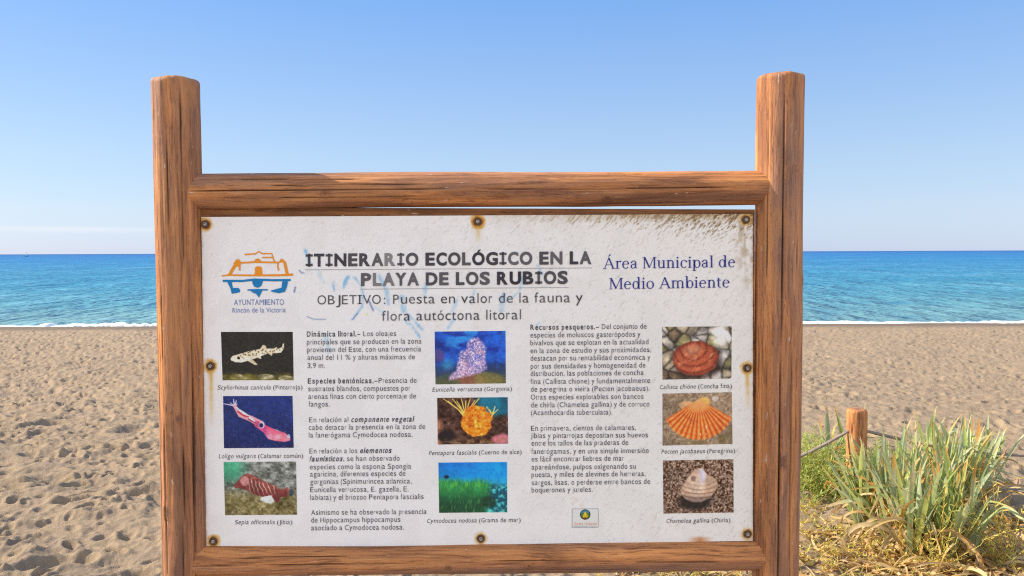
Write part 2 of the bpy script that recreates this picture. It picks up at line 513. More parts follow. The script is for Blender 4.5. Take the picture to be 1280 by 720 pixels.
FZ[:, 0] = SEA_Z - 0.12; FZ[:, -1] = SEA_Z - 0.12
o = link_mesh('surf_foam', np.stack([FX, FY, FZ], -1).reshape(-1, 3), grid_faces(len(fx), 9), FOAM)
tag(o, 'thin white line of surf breaking along the water edge', None, None, 'stuff')

# ------------------------------------------------------------------ logs
def log(name, p0, p1, R, mat, parent, origin, cracks=(), knots=(), nseg=132, nrow=420, seed=0, face=None,
        round0=0.012, round1=0.012, weather_shade=None, label=None, rough=1.0):
    p0 = np.array(p0, float); p1 = np.array(p1, float)
    a = p1 - p0; Ln = np.linalg.norm(a); a /= Ln
    b1 = np.array(face, float); b1 -= a * (b1 @ a); b1 /= np.linalg.norm(b1)     # theta = 0 direction
    b2 = np.cross(a, b1)
    th = np.linspace(0, 2 * math.pi, nseg, endpoint=False)
    zz = np.linspace(0, Ln, nrow)
    TH, ZZ = np.meshgrid(th, zz)
    ct, stt = np.cos(TH), np.sin(TH)
    r = np.full(TH.shape, R)
    r = r + 0.0030 * rough * (fbm(ct * 1.1 + 7 + seed, ZZ * 2.2 + stt * 1.1, seed, 3) - 0.5) * 2
    r = r + 0.0022 * rough * (fbm(ct * 9 + 30, ZZ * 2.4 + stt * 0.6 + seed, seed + 3, 3) - 0.5) + 0.0018 * rough * (fbm(stt * 9 + 50, ZZ * 2.4 + ct * 0.6, seed + 9, 3) - 0.5)
    wear_shade = np.zeros(TH.shape + (3,))
    rc = np.random.default_rng(seed + 500)
    fine = [(rc.uniform(-175, 175), q, q + rc.uniform(0.08, 0.5), 0.0007 + 0.0006 * rc.random(), 0.003 + 0.004 * rc.random()) for q in rc.uniform(0, Ln - 0.1, 22)]
    for (tdeg, z0, z1, wd, dp) in list(cracks) + fine:              # real drying checks cut into the round
        t0 = math.radians(tdeg)
        path = t0 + 0.16 * (fbm(zz * 1.9 + tdeg, zz * 0 + 3, seed + 20, 3) - 0.5) * 2 * 0.55
        dth = (TH - path[:, None] + math.pi) % (2 * math.pi) - math.pi
        env = sst(z0, z0 + 0.10 * (z1 - z0) + 1e-4, zz) * (1 - sst(z1 - 0.25 * (z1 - z0), z1, zz))
        env = env * (0.55 + 0.6 * vnoise(zz * 6, zz * 0, seed + 31))
        ww = 0.72 * wd * (0.35 + 0.65 * env)
        g = np.exp(-np.abs(dth * R / ww[:, None]) ** 1.6) * np.minimum(env, 1)[:, None]
        r = r - dp * g
        wear_shade[..., 0] = np.maximum(wear_shade[..., 0], np.clip(g * 1.25 - 0.12, 0, 1))
    for (tdeg, zk, rk) in knots:
        t0 = math.radians(tdeg)
        dth = (TH - t0 + math.pi) % (2 * math.pi) - math.pi
        d = np.hypot(dth * R, (ZZ - zk) * 0.75)
        wear_shade[..., 1] = np.maximum(wear_shade[..., 1], np.exp(-(d / rk) ** 2) * (0.75 + 0.25 * np.cos(d / rk * 9)))
        r = r + 0.0025 * np.exp(-(d / (rk * 1.3)) ** 2) - 0.003 * np.exp(-(d / (rk * 0.35)) ** 2)
    if weather_shade is not None: wear_shade[..., 2] = weather_shade(TH, ZZ)
    for end, rr in ((0, round0), (1, round1)):
        dist = ZZ if end == 0 else Ln - ZZ
        if rr > 0:
            rr = rr * (0.45 + 1.1 * fbm(ct * 2.3 + 11, stt * 2.3 + seed, seed + 60, 3))
            q = np.clip(1 - dist / rr, 0, 1)
            r = r - rr * (1 - np.sqrt(np.maximum(1 - q * q, 0)))
    P = p0 + ZZ[..., None] * a + r[..., None] * (ct[..., None] * b1 + stt[..., None] * b2)
    V = P.reshape(-1, 3)
    F = grid_faces(nrow, nseg, True)
    W = wear_shade.reshape(-1, 3)
    # end caps as rings towards the heart
    extra_v, extra_f, extra_w = [], [], []
    n0 = len(V)
    for end in (0, 1):
        ring = np.arange(nseg) + (0 if end == 0 else (nrow - 1) * nseg)
        base = P[0] if end == 0 else P[-1]
        cen = p0 if end == 0 else p1
        prev = ring
        for q, lift in ((0.66, 0.0012), (0.33, 0.002), (0.04, 0.0022)):
            jit = 1 + 0.0 * th
            pts = cen + (base - cen) * q + (a if end else -a) * (lift + 0.0012 * (vnoise(np.cos(th) * 5 * q + 3, np.sin(th) * 5 * q, seed + 77) - 0.5))[:, None]
            ids = n0 + np.arange(nseg); n0 += nseg
            extra_v.append(pts); ww = np.zeros((nseg, 3)); ww[:, 2] = 0.6; ww[:, 0] = 0.15 * vnoise(np.cos(th) * 3, np.sin(th) * 3, seed); extra_w.append(ww)
            nx = np.roll(np.arange(nseg), -1)
            f = np.stack([prev, ids, ids[nx], prev[nx]], 1) if end == 0 else np.stack([prev, prev[nx], ids[nx], ids], 1)
            extra_f.append(f); prev = ids
    V = np.concatenate([V] + extra_v); F = np.concatenate([F] + extra_f); W = np.concatenate([W] + extra_w)
    o = link_mesh(name, V, F, mat, parent, origin, True, {'wear_shade': W})
    if label: o['label'] = label
    return o

# ------------------------------------------------------------------ the information board
axisL = on_sign(np.array(219.7), np.array(99.0)); axisR = on_sign(np.array(976.0), np.array(94.0))
ROOT = np.array([(axisL[0] + axisR[0]) / 2, (axisL[1] + axisR[1]) / 2, 0.0])
board = empty('information_board', ROOT)
tag(board, 'large wooden beach information board with round posts and a white printed panel', 'information board')

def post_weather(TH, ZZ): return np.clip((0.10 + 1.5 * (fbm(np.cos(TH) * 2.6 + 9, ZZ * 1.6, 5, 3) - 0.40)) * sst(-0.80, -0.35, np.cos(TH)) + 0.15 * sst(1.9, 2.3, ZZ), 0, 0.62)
zL, zR = axisL[2], axisR[2]
FACE = -NRM * 0 + E1      # theta 0 = to the right; seen from above it turns away from the viewer, so -90 faces the camera
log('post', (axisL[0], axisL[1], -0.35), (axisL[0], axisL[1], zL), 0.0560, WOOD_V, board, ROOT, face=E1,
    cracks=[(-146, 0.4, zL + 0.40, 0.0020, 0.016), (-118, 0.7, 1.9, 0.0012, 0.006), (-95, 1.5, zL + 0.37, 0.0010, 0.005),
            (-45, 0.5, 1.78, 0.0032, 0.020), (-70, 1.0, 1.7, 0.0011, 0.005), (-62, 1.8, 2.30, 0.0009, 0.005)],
    knots=[(-122, 1.22, 0.012), (-115, 1.0, 0.012), (-80, 1.45, 0.007), (-60, 0.95, 0.010)], seed=3, nrow=620, weather_shade=post_weather)
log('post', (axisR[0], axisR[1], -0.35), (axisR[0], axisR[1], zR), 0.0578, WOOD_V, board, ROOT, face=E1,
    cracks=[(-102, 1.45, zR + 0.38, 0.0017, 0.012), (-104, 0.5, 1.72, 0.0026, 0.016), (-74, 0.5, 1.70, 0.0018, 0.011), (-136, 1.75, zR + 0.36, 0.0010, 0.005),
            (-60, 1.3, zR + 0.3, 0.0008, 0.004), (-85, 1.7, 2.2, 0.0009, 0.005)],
    knots=[(-92, 1.33, 0.011), (-35, 1.78, 0.010), (-112, 0.8, 0.009), (-75, 2.05, 0.008)], seed=8, nrow=620, weather_shade=post_weather)

RF = 0.010
def rail_pt(px, py, off=RF): return on_sign(np.array(float(px)), np.array(float(py)), off)
def rail_weather_shade(TH, ZZ):
    return np.clip(1.25 * (fbm(ZZ * 3.2, np.sin(TH) * 1.5 + 4, 6, 3) - 0.38) + 0.35 * sst(0.55, 0.0, ZZ), 0, 0.75)  # random weathering, with the left post's shadow tinted into the left end
# theta for rails: face = -NRM -> theta 0 points away... use NRM so theta 0 faces the viewer, +90 is down or up by the cross product
A0, A1 = rail_pt(219.7, 240.6, -0.0010), rail_pt(976, 234.2, -0.0020)
log('top_rail', A0, A1, 0.0444, WOOD_H, board, ROOT, face=NRM, seed=14, nrow=760, rough=1.25,
    cracks=[(-2, 0.02, 0.78, 0.0014, 0.009), (4, 0.70, 1.50, 0.0016, 0.009), (-38, 0.1, 0.5, 0.0009, 0.004), (22, 0.25, 0.62, 0.0009, 0.004), (60, 0.9, 1.35, 0.0022, 0.010)],
    knots=[(14, 0.375, 0.011), (36, 1.06, 0.010), (20, 0.80, 0.007)], weather_shade=rail_weather_shade)
B0, B1 = rail_pt(231, 701.0, 0.0090), rail_pt(966, 693.2, 0.0035)
log('bottom_rail', B0, B1, 0.0372, WOOD_H, board, ROOT, face=NRM, seed=23, nrow=760,
    cracks=[(2, 1.12, 1.38, 0.0016, 0.009), (-3, 0.1, 0.62, 0.0010, 0.006), (-6, 0.7, 1.06, 0.0009, 0.004), (28, 0.4, 0.9, 0.0008, 0.004)],
    knots=[(18, 0.66, 0.009), (14, 0.86, 0.010)], weather_shade=lambda TH, ZZ: np.clip(0.9 * sst(-0.25, 0.6, np.sin(TH)) * (0.5 + fbm(ZZ * 3, TH, 4, 3)), 0, 0.95))

# panel corners in the photograph, carried onto the sign's own plane
PTL, PTR, PBR, PBL = (251.5, 271.3), (941.0, 267.3), (941.0, 676.0), (258.0, 687.0)
PANEL_OFF = 0.012
def bil(c, U, Vv):
    tl, tr, br, bl = [np.array(k, float) for k in c]
    U = U[..., None]; Vv = Vv[..., None]
    return (tl * (1 - U) + tr * U) * (1 - Vv) + (bl * (1 - U) + br * U) * Vv

def slab(name, corners, off_front, thick, mat, nx, ny, parent, colors=None):
    U, Vv = np.meshgrid(np.linspace(0, 1, nx), np.linspace(0, 1, ny))
    q = bil(corners, U, Vv)
    F3 = on_sign(q[..., 0], q[..., 1], off_front)
    front = F3.reshape(-1, 3)
    idx = np.arange(nx * ny).reshape(ny, nx)
    rim = np.concatenate([idx[0, :-1], idx[:-1, -1], idx[-1, :0:-1], idx[:0:-1, 0]])
    nb = len(front)
    back = front[rim] - NRM * thick
    faces = grid_faces(ny, nx)[:, ::-1]
    k = len(rim); j = np.arange(k); j2 = (j + 1) % k
    sides = np.stack([rim[j], rim[j2], nb + j2, nb + j], 1)
    # back sheet : strip between opposite rim points
    bl = []
    cB = nb + k
    V = np.concatenate([front, back, back.mean(0, keepdims=True)])
    me_f = [tuple(f) for f in np.concatenate([faces, sides])] + [(int(nb + a), int(nb + b), cB) for a, b in zip(j, j2)]
    cl = None
    if colors is not None:
        c = np.asarray(colors).reshape(-1, 3)
        cl = {'Col': np.concatenate([c, c[rim], c[:1]])}
    elif mat is WOOD_B:
        cl = {'wear_shade': np.zeros((len(V), 3))}
    return link_mesh(name, V, me_f, mat, parent, ROOT, False, cl)

slab('backing_board', ((250.2, 259.0), (943.6, 261.8), (942.5, 690), (256.5, 697)), PANEL_OFF - 0.0045, 0.020, WOOD_B, 40, 24, board)

# panel surface : enamel white with grime, rust halos and smears of blue paint
NX, NY = 560, 335
U, Vv = np.meshgrid(np.linspace(0, 1, NX), np.linspace(0, 1, NY))
Q = bil((PTL, PTR, PBR, PBL), U, Vv); X, Y = Q[..., 0], Q[..., 1]
def over(c, col, a): return c * (1 - a[..., None]) + np.array(col, float) * a[..., None]
def seg_dist(X, Y, pts):
    best = np.full(X.shape, 1e9); along = np.zeros(X.shape); tot = 0
    for (x0, y0), (x1, y1) in zip(pts[:-1], pts[1:]):
        dx, dy = x1 - x0, y1 - y0; ll = dx * dx + dy * dy + 1e-9
        t = np.clip(((X - x0) * dx + (Y - y0) * dy) / ll, 0, 1)
        d = np.hypot(X - x0 - t * dx, Y - y0 - t * dy)
        m = d < best; along = np.where(m, tot + t * math.sqrt(ll), along); best = np.where(m, d, best); tot += math.sqrt(ll)
    return best, along / tot
C = np.ones(X.shape + (3,)) * np.array([244, 243, 243.0])
warm = sst(500, 940, X) * 0.6
C = over(C, (240, 237, 229), warm)
a1 = (X + Y) * 0.7071; a2 = (X - Y) * 0.7071
fl = fbm(a1 / 1.7, a2 / 5.5, 100, 3, 0.6) ; fl2 = fbm(a1 / 5.0, a2 / 1.7, 110, 3, 0.6)
dens = 0.35 + 0.65 * sst(420, 920, X) + 0.3 * sst(500, 280, Y)
C = over(C, (168, 160, 142), np.clip((fl - 0.66) * 8, 0, 1) * 0.32 * np.clip(1.5 * (dens - 0.30), 0.05, 1))
C = over(C, (172, 170, 165), np.clip((fl2 - 0.69) * 7, 0, 1) * 0.05 * (1.1 - 0.7 * sst(420, 900, X)))
C = over(C, (216, 214, 209), np.clip((fbm(X / 30, Y / 30, 120, 4) - 0.52) * 2.0, 0, 0.14))
dtop = Y - (271.3 - 4.0 * (X - 251) / 690)
run = 20 + 26 * sst(680, 940, X)
top = sst(560, 800, X) * (0.55 + 0.45 * sst(760, 930, X))
drip = fbm((a1) / 1.7, a2 / 5.5 + vnoise(X / 9, Y / 9, 77), 130, 4, 0.7)
C = over(C, (176, 146, 100), top * np.clip(1 - dtop / 11.0, 0, 1) * (0.35 + 0.65 * vnoise(X / 14, Y / 6, 133)) * 0.9)
C = over(C, (122, 86, 40), top * np.clip((drip - 0.40 - 0.30 * dtop / run) * 6, 0, 1) * np.clip(1.3 - dtop / (run * 1.2), 0, 1) * 0.88)
rt = sst(905, 938, X) * sst(400, 280, Y)
C = over(C, (150, 120, 80), rt * np.clip((fbm(X / 5, Y / 9, 140, 3) - 0.48) * 5, 0, 1) * 0.6)
edge = np.minimum(np.minimum(X - 251.5 - (Y - 271) * 0.0156, 941 - X), 686 - Y)
C = over(C, (150, 140, 120), np.clip(1 - edge / 2.5, 0, 1) * 0.5 * vnoise(X / 6, Y / 6, 150))
SCREWS = [(257.0, 280.3, 1.0, 8), (597.3, 277.0, 1.25, 22), (932.3, 274.6, 0.8, 10), (263.3, 457.5, 1.0, 62), (934.0, 460.0, 0.9, 42), (266.8, 676.3, 0.9, 8), (601.0, 673.0, 0.7, 6), (934.3, 667.3, 0.7, 6)]
for k, (sx, sy, s, st_) in enumerate(SCREWS):
    d = np.hypot(X - sx, (Y - sy)) + 2.2 * (vnoise(X / 2.5, Y / 2.5, 160 + k) - 0.5)
    C = over(C, (216, 158, 56), np.clip((10.2 * (0.75 + 0.25 * s) - d) / 3.5, 0, 1) * 0.85 * s)
    C = over(C, (150, 84, 26), np.clip((5.2 + 1.6 * s - d) / 2.0, 0, 1) * (0.45 + 0.4 * s))
    if st_ > 12:
        sk = np.exp(-((X - sx - 0.02 * (Y - sy)) / (2.4 + 0.9 * vnoise(Y / 5, Y * 0, k))) ** 2) * sst(sy, sy + 4, Y) * np.clip(1 - (Y - sy) / (st_ * 1.25), 0, 1) ** 0.8
        C = over(C, (214, 165, 72), np.clip(sk * 0.95 * (0.6 + 0.5 * vnoise(X / 1.5, Y / 6, 170)), 0, 1))
BLUE = [([(382, 313), (385, 322), (388, 331)], 3.0, .7), ([(416, 353), (418, 364)], 2.6, .7), ([(435, 346), (432, 352), (429, 359)], 3.6, .75),
        ([(443, 347), (451, 357), (454, 368), (453, 382), (441, 399)], 2.6, .65), ([(474, 345), (483, 362), (485, 379)], 3.4, .55), ([(502, 372), (504, 388)], 4.6, .65),
        ([(533, 356), (530, 368)], 4.0, .55), ([(508, 391), (520, 404), (528, 412)], 2.8, .6), ([(506, 400), (515, 408), (524, 421)], 2.8, .65), ([(560, 410), (567, 399)], 3, .5),
        ([(407, 420), (409, 430), (411, 439)], 3.6, .55), ([(593, 362), (589, 379)], 2.4, .5), ([(629, 369), (627, 388)], 4.2, .55), ([(653, 347), (649, 365), (633, 377)], 2.2, .5),
        ([(672, 332), (678, 344)], 2.4, .5), ([(570, 376), (565, 392)], 3.5, .4), ([(674, 403), (672, 407)], 2.5, .5), ([(398, 340), (404, 352)], 3.0, .3), ([(470, 384), (480, 392)], 3.0, .3)]
for k, (pts, wd, al) in enumerate(BLUE):
    d, t = seg_dist(X, Y, pts)
    d = d + 1.6 * (vnoise(X / 1.8, Y / 3.5, 200 + k) - 0.5)
    C = over(C, (112, 184, 232), np.clip((wd - d) / 2.2, 0, 1) * al * (0.15 + 1.1 * vnoise(X / 2.5, Y / 6, 230 + k)).clip(0, 1))
for pts, wd in (([(374, 338), (377, 341), (380, 341.3)], 0.9), ([(369, 359), (368, 365)], 1.2), ([(461, 376), (463, 380), (466.5, 388)], 1.2), ([(384, 396), (392, 399), (407, 399)], 0.7), ([(441, 399), (447, 392)], 0.8)):
    d, t = seg_dist(X, Y, pts)
    C = over(C, (70, 100, 170), np.clip((wd - d) / 0.9 + 0.3, 0, 1) * 0.75)
d = np.hypot(X - 459, Y - 393); C = over(C, (235, 235, 120), np.clip((2.5 - d) / 2, 0, 1) * 0.7)
for (bx, by) in ((720, 625), (727, 632)):
    d = np.hypot(X - bx, Y - by); C = over(C, (222, 196, 168), np.clip((4 - d) / 2, 0, 1) * 0.6 * vnoise(X / 1.5, Y / 1.5, 61))
C = over(C, (196, 120, 62), np.clip(1 - np.abs(X - 875) / 16, 0, 1) * sst(669, 674, Y) * 0.8)
C = np.clip(C, 0, 255)
panel = slab('panel', (PTL, PTR, PBR, PBL), PANEL_OFF, 0.0040, PANEL, NX, NY, board, srgb(C))
panel['label'] = 'white enamel panel with rust halos and blue paint smears'

# --- printed photographs
ALB = 1.28
def photo(corners, fn, label, nx=180, ny=130):
    u, v = np.meshgrid(np.linspace(0, 1, nx), np.linspace(0, 1, ny))
    c = fn(u, v)
    c = c * (1 + 0.34 * (fbm(u * 26 + 5, v * 19, 300, 4, 0.65) - 0.5) + 0.30 * (fbm(u * 5, v * 4, 310, 3) - 0.5))[..., None] + 14 * (vnoise(u * 90, v * 65, 320)[..., None] - 0.5)
    c = np.clip(c, 0, 255)
    q = bil(corners, u, v)
    P = on_sign(q[..., 0], q[..., 1], PANEL_OFF + 0.0006)
    o = link_mesh('printed_photo', P.reshape(-1, 3), grid_faces(ny, nx)[:, ::-1], PRINT, panel, ROOT, True,
                  {'Col': np.clip(srgb(c.reshape(-1, 3)) * ALB, 0, 0.9)})
    o['label'] = label
def canvas(u, col): return np.ones(u.shape + (3,)) * np.array(col, float)
AR = 1.38
def poly_mask(u, v, pts, soft=0.012):
    inside = np.zeros(u.shape, bool); n = len(pts)
    d, _ = seg_dist(u * AR, v, [(a * AR, b) for a, b in list(pts) + [pts[0]]])
    for i in range(n):
        x0, y0 = pts[i]; x1, y1 = pts[(i + 1) % n]
        if y0 == y1: continue
        cond = ((y0 > v) != (y1 > v)) & (u < (x1 - x0) * (v - y0) / (y1 - y0) + x0)
        inside ^= cond
    sd = np.where(inside, d, -d)
    return np.clip(sd / soft + 0.5, 0, 1)
def stroke(u, v, pts, w0, w1=None, soft=0.012):
    d, t = seg_dist(u * AR, v, [(a * AR, b) for a, b in pts])
    ww = w0 + ((w1 if w1 is not None else w0) - w0) * t
    return np.clip((ww - d) / soft + 0.5, 0, 1)
def ell(u, v, cx, cy, rx, ry, soft=0.08, wob=0.0, s=0):
    d = np.sqrt(((u - cx) / rx) ** 2 + ((v - cy) / ry) ** 2) + wob * (fbm(u * 9, v * 9, s, 3) - 0.5)
    return np.clip((1 - d) / soft + 0.5, 0, 1), d

def shark(u, v):
    c = canvas(u, (34, 32, 28)) + (fbm(u * 40, v * 30, 1, 3)[..., None] - .5) * 26
    c = over(c, (80, 76, 30), sst(.80, .97, v + .12 * (fbm(u * 6, v * 6, 2) - .5)) * (0.4 + fbm(u * 14, v * 14, 3)))
    for (x, y, rx, ry) in ((.24, .95, .13, .07), (.62, .93, .12, .06), (.9, .97, .12, .07)):
        m, d = ell(u, v, x, y, rx, ry, .2, .6, 5); c = over(c, (196, 188, 150), m * (fbm(u * 20, v * 20, 7) * 1.3).clip(0, 1))
    c = over(c, (120, 108, 40), np.clip((fbm(u * 11, v * 12, 9) - .5) * 5, 0, 1) * sst(.83, .9, v) * .8)
    body = poly_mask(u, v, [(.12, .555), (.15, .50), (.24, .46), (.38, .40), (.55, .35), (.68, .345), (.80, .35), (.85, .31), (.86, .23), (.875, .24), (.875, .34), (.83, .43), (.77, .44), (.66, .44), (.55, .50), (.42, .575), (.28, .63), (.19, .625), (.13, .59)])
    fins = np.maximum.reduce([poly_mask(u, v, p) for p in ([(.53, .37), (.58, .27), (.62, .29), (.635, .37)], [(.71, .36), (.77, .31), (.79, .36)], [(.34, .58), (.42, .555), (.50, .68), (.46, .685)], [(.48, .53), (.55, .50), (.55, .56)], [(.64, .43), (.72, .42), (.70, .50)])])
    c = over(c, (206, 190, 158), fins)
    c = over(c, (232, 218, 186), body)
    belly = sst(.0, .12, v - (.60 - .30 * u)); c = over(c, (246, 240, 224), body * belly * .6)
    b, s_, i = worley(u * 26, v * 17, 4)
    c = over(c, (104, 78, 46), body * np.clip((.36 - b) * 6, 0, 1) * sst(.62, .38, v - .05 + .25 * (u - .3)) * sst(.2, .27, u))
    c = over(c, (30, 20, 15), ell(u, v, .235, .54, .022, .03)[0])
    return c
def squid(u, v):
    c = canvas(u, (26, 44, 108)); c = over(c, (16, 30, 78), sst(.2, 1, v) * .6) + (fbm(u * 30, v * 24, 3)[..., None] - .5) * 22
    c = over(c, (200, 210, 240), (vnoise(u * 90, v * 66, 5) > .975) * .6)
    for k, (x, y) in enumerate(((.0, .145), (.10, .13), (.15, .06), (.19, .09), (.20, .15))):
        c = over(c, (226, 214, 240), stroke(u, v, [(.20, .27), (.14 + .01 * k, .18), (x, y)], .018, .006))
    c = over(c, (236, 160, 170), stroke(u, v, [(.17, .20), (.24, .36), (.40, .44), (.54, .55)], .035, .07))
    c = over(c, (222, 230, 246), stroke(u, v, [(.18, .22), (.33, .36), (.50, .57)], .014, .03))
    c = over(c, (190, 40, 60), stroke(u, v, [(.21, .30), (.28, .37), (.36, .40)], .014)); c = over(c, (150, 44, 84), stroke(u, v, [(.36, .44), (.50, .56)], .012)); c = over(c, (250, 240, 250), stroke(u, v, [(.62, .60), (.76, .66), (.88, .73)], .010) * .7)
    c = over(c, (206, 78, 122), stroke(u, v, [(.48, .54), (.60, .64), (.72, .73)], .060, .085))
    m = poly_mask(u, v, [(.55, .62), (.62, .58), (.74, .66), (.88, .71), (.955, .80), (.95, .86), (.88, .885), (.76, .87), (.64, .83), (.59, .74)])
    c = over(c, (232, 84, 118), m); c = over(c, (250, 176, 190), m * sst(.62, .78, v - .25 * (u - .7)) * sst(.93, .8, v) * fbm(u * 14, v * 14, 2) * 1.4)
    c = over(c, (126, 40, 110), m * sst(.68, .58, u) * .6)
    c = over(c, (190, 220, 250), ell(u, v, .93, .775, .022, .035)[0] * .8)
    c = over(c, (170, 190, 230), ell(u, v, .545, .565, .042, .060)[0] * .8); c = over(c, (18, 30, 70), ell(u, v, .54, .565, .03, .044)[0])
    return c
def cuttle(u, v):
    c = canvas(u, (118, 122, 114)); n1 = fbm(u * 16, v * 14, 3, 4, .65)
    c = c + (n1[..., None] - .5) * 190
    c = over(c, (72, 168, 128), sst(.42, .12, u) * sst(.5, .2, v) * (0.95)); c = over(c, (30, 92, 70), sst(.62, .75, fbm(u * 9, v * 9, 4)) * sst(.4, .1, u) * sst(.4, .1, v) * .6)
    low = sst(.5, .75, v + .1 * fbm(u * 5, v * 5, 6)); c = over(c, np.array([112, 98, 48.]), low * .75); c = c + low[..., None] * (fbm(u * 18, v * 15, 8, 4, .7)[..., None] - .5) * 150
    c = over(c, (212, 222, 220), ell(u, v, .60, .70, .10, .08, .3, .5, 3)[0] * .9)
    b = poly_mask(u, v, [(.12, .45), (.19, .36), (.25, .26), (.33, .21), (.42, .27), (.55, .36), (.70, .45), (.80, .53), (.88, .48), (.90, .55), (.87, .66), (.78, .66), (.74, .77), (.69, .74), (.65, .63), (.52, .66), (.42, .62), (.33, .54), (.22, .49), (.16, .49)])
    c = over(c, (128, 62, 56), b); c = over(c, (164, 92, 80), b * sst(.42, .30, v - .33 * (u - .3)) * .7); c = over(c, (70, 30, 32), b * np.clip((fbm(u * 20, v * 20, 31) - .5) * 4, 0, 1) * .6)
    z = np.sin((u * 1.25 - v * .25) * 92 + 7 * fbm(u * 7, v * 9, 7)); c = over(c, (232, 206, 186), b * np.clip(z * 1.6 - .75, 0, 1) * sst(.30, .36, u) * sst(.78, .66, u) * sst(.27, .36, v - .30 * (u - .3)) * .9)
    c = over(c, (212, 150, 150), ell(u, v, .285, .36, .06, .09, .4)[0] * .8); c = over(c, (96, 36, 40), b * sst(.42, .62, v - .20 * (u - .3)) * .7)
    c = over(c, (50, 66, 84), ell(u, v, .925, .585, .03, .06, .3)[0])
    return c
def gorgon(u, v):
    n = fbm(u * 5, v * 6, 2, 4)
    c = canvas(u, (22, 84, 190)); c = over(c, (10, 44, 140), np.clip((n - .45) * 4, 0, 1)); c = over(c, (38, 128, 216), np.clip((fbm(u * 4, v * 8, 5) - .55) * 5, 0, 1) * sst(.6, .3, v))
    c = over(c, (40, 60, 92), sst(.5, .75, v) * .8); c = over(c, (86, 92, 60), sst(.72, .95, v + .12 * (fbm(u * 5, v * 5, 9) - .5)) * .95)
    c = over(c, (132, 80, 62), ell(u, v, .5, .92, .22, .12, .4, .5, 3)[0] * .9); c = over(c, (122, 112, 60), ell(u, v, .76, .92, .22, .14, .3, .4, 4)[0] * .8); c = over(c, (56, 160, 190), ell(u, v, .18, .62, .08, .1, .9)[0] * .5)
    c = over(c, (104, 70, 130), ell(u, v, .06, .45, .07, .12, .4, .6, 8)[0] * .7)
    fan = poly_mask(u, v, [(.46, .20), (.52, .14), (.60, .12), (.67, .20), (.72, .32), (.71, .55), (.73, .72), (.62, .80), (.42, .86), (.20, .92), (.20, .86), (.30, .74), (.33, .50), (.37, .38), (.45, .33)], .05)
    br = .35 + .9 * vnoise(u * 74 + 3 * v, v * 40, 6) * (.6 + .6 * vnoise(u * 22, v * 22, 16))
    c = over(c, (84, 88, 168), fan * .6); c = over(c, (212, 166, 194), fan * (.55 + .45 * vnoise(u * 12, v * 10, 33)) * np.clip(br * 1.5 - .35, 0, 1) * .95); c = over(c, (250, 222, 226), fan * np.clip((vnoise(u * 66, v * 52, 11) - .6) * 4, 0, 1) * .8)
    return c
def sponge(u, v):
    c = canvas(u, (70, 42, 32)) + (fbm(u * 18, v * 15, 3, 4, .65)[..., None] - .5) * 130
    c = over(c, (14, 104, 128), sst(.48, .66, u) * sst(.52, .36, v + .1 * fbm(u * 6, v * 6, 2))); c = over(c, (8, 60, 84), sst(.8, 1, u) * sst(.5, .2, v) * .5)
    c = over(c, (222, 146, 100), sst(.12, .03, u + .1 * fbm(u * 8, v * 8, 5)) * sst(.3, .6, v) * .8); c = over(c, (26, 16, 22), ell(u, v, .13, .83, .12, .14, .4, .4, 5)[0] * .95); c = over(c, (230, 130, 150), ell(u, v, .90, .90, .12, .12, .5, .6, 6)[0] * .8)
    c = over(c, (160, 128, 84), sst(.82, 1, v) * np.clip((fbm(u * 16, v * 16, 8) - .4) * 4, 0, 1) * .7)
    for k in range(9):
        x1 = .09 + .063 * k; c = over(c, (232, 196, 96), stroke(u, v, [(.40 - .01 * (k % 3), .44), (.30 + .02 * k, .26 + .02 * (k % 2)), (x1, .02 + .05 * (k % 2))], .014, .008))
    for k in range(5):
        c = over(c, (232, 196, 96), stroke(u, v, [(.74, .52), (.78, .38), (.70 + .04 * k, .20 + .06 * (k % 3))], .012, .008))
    m, d = ell(u, v, .55, .51, .215, .33, .10, .35, 9)
    c = over(c, (236, 126, 22), m); n = fbm(u * 24, v * 18, 12, 4, .65); c = over(c, (255, 186, 70), m * np.clip((n - .55) * 6, 0, 1)); c = over(c, (170, 78, 10), m * np.clip((.42 - n) * 7, 0, 1))
    return c
def seagrass(u, v):
    c = canvas(u, (10, 138, 214)); c = over(c, (20, 96, 190), sst(.3, .0, v) * sst(.1, .7, 1 - u) * .6)
    c = over(c, (30, 150, 196), sst(.25, .4, v))
    edge = .31 + .05 * (fbm(u * 9, u * 0, 3) - .5) + .12 * sst(.62, .9, u) - .10 * (vnoise(u * 80 + 14 * v, v * 2, 17) - .4)
    g = sst(-.02, .12, v - edge) * sst(.86, .70, u - .05 * fbm(u * 6, v * 6, 5) + .22 * (v - .5))
    blades = vnoise(u * 70 + 10 * v, v * 9, 7)
    c = over(c, (40, 138, 72), g); c = over(c, (98, 186, 70), g * np.clip((blades - .45) * 3, 0, 1) * sst(.66, .36, v) * .8); c = over(c, (18, 62, 42), g * sst(.45, .85, v) * .9)
    c = over(c, (70, 130, 60), g * np.clip((blades - .6) * 4, 0, 1) * sst(.4, .7, v) * .6)
    rk = sst(.68, .80, u) * sst(.40, .5, v); n = fbm(u * 14, v * 12, 9, 4, .65)
    c = over(c, (16, 70, 86), rk * .85); c = over(c, (70, 190, 190), rk * np.clip((n - .52) * 6, 0, 1)); c = over(c, (90, 200, 180), sst(.83, .93, v) * sst(.66, .74, u) * np.clip((n - .4) * 4, 0, 1)); c = over(c, (18, 54, 38), ell(u, v, .72, .80, .12, .12, .4, .5, 2)[0] * .8)
    c = over(c, (14, 44, 66), ell(u, v, .115, .285, .036, .036, .3)[0])
    return c
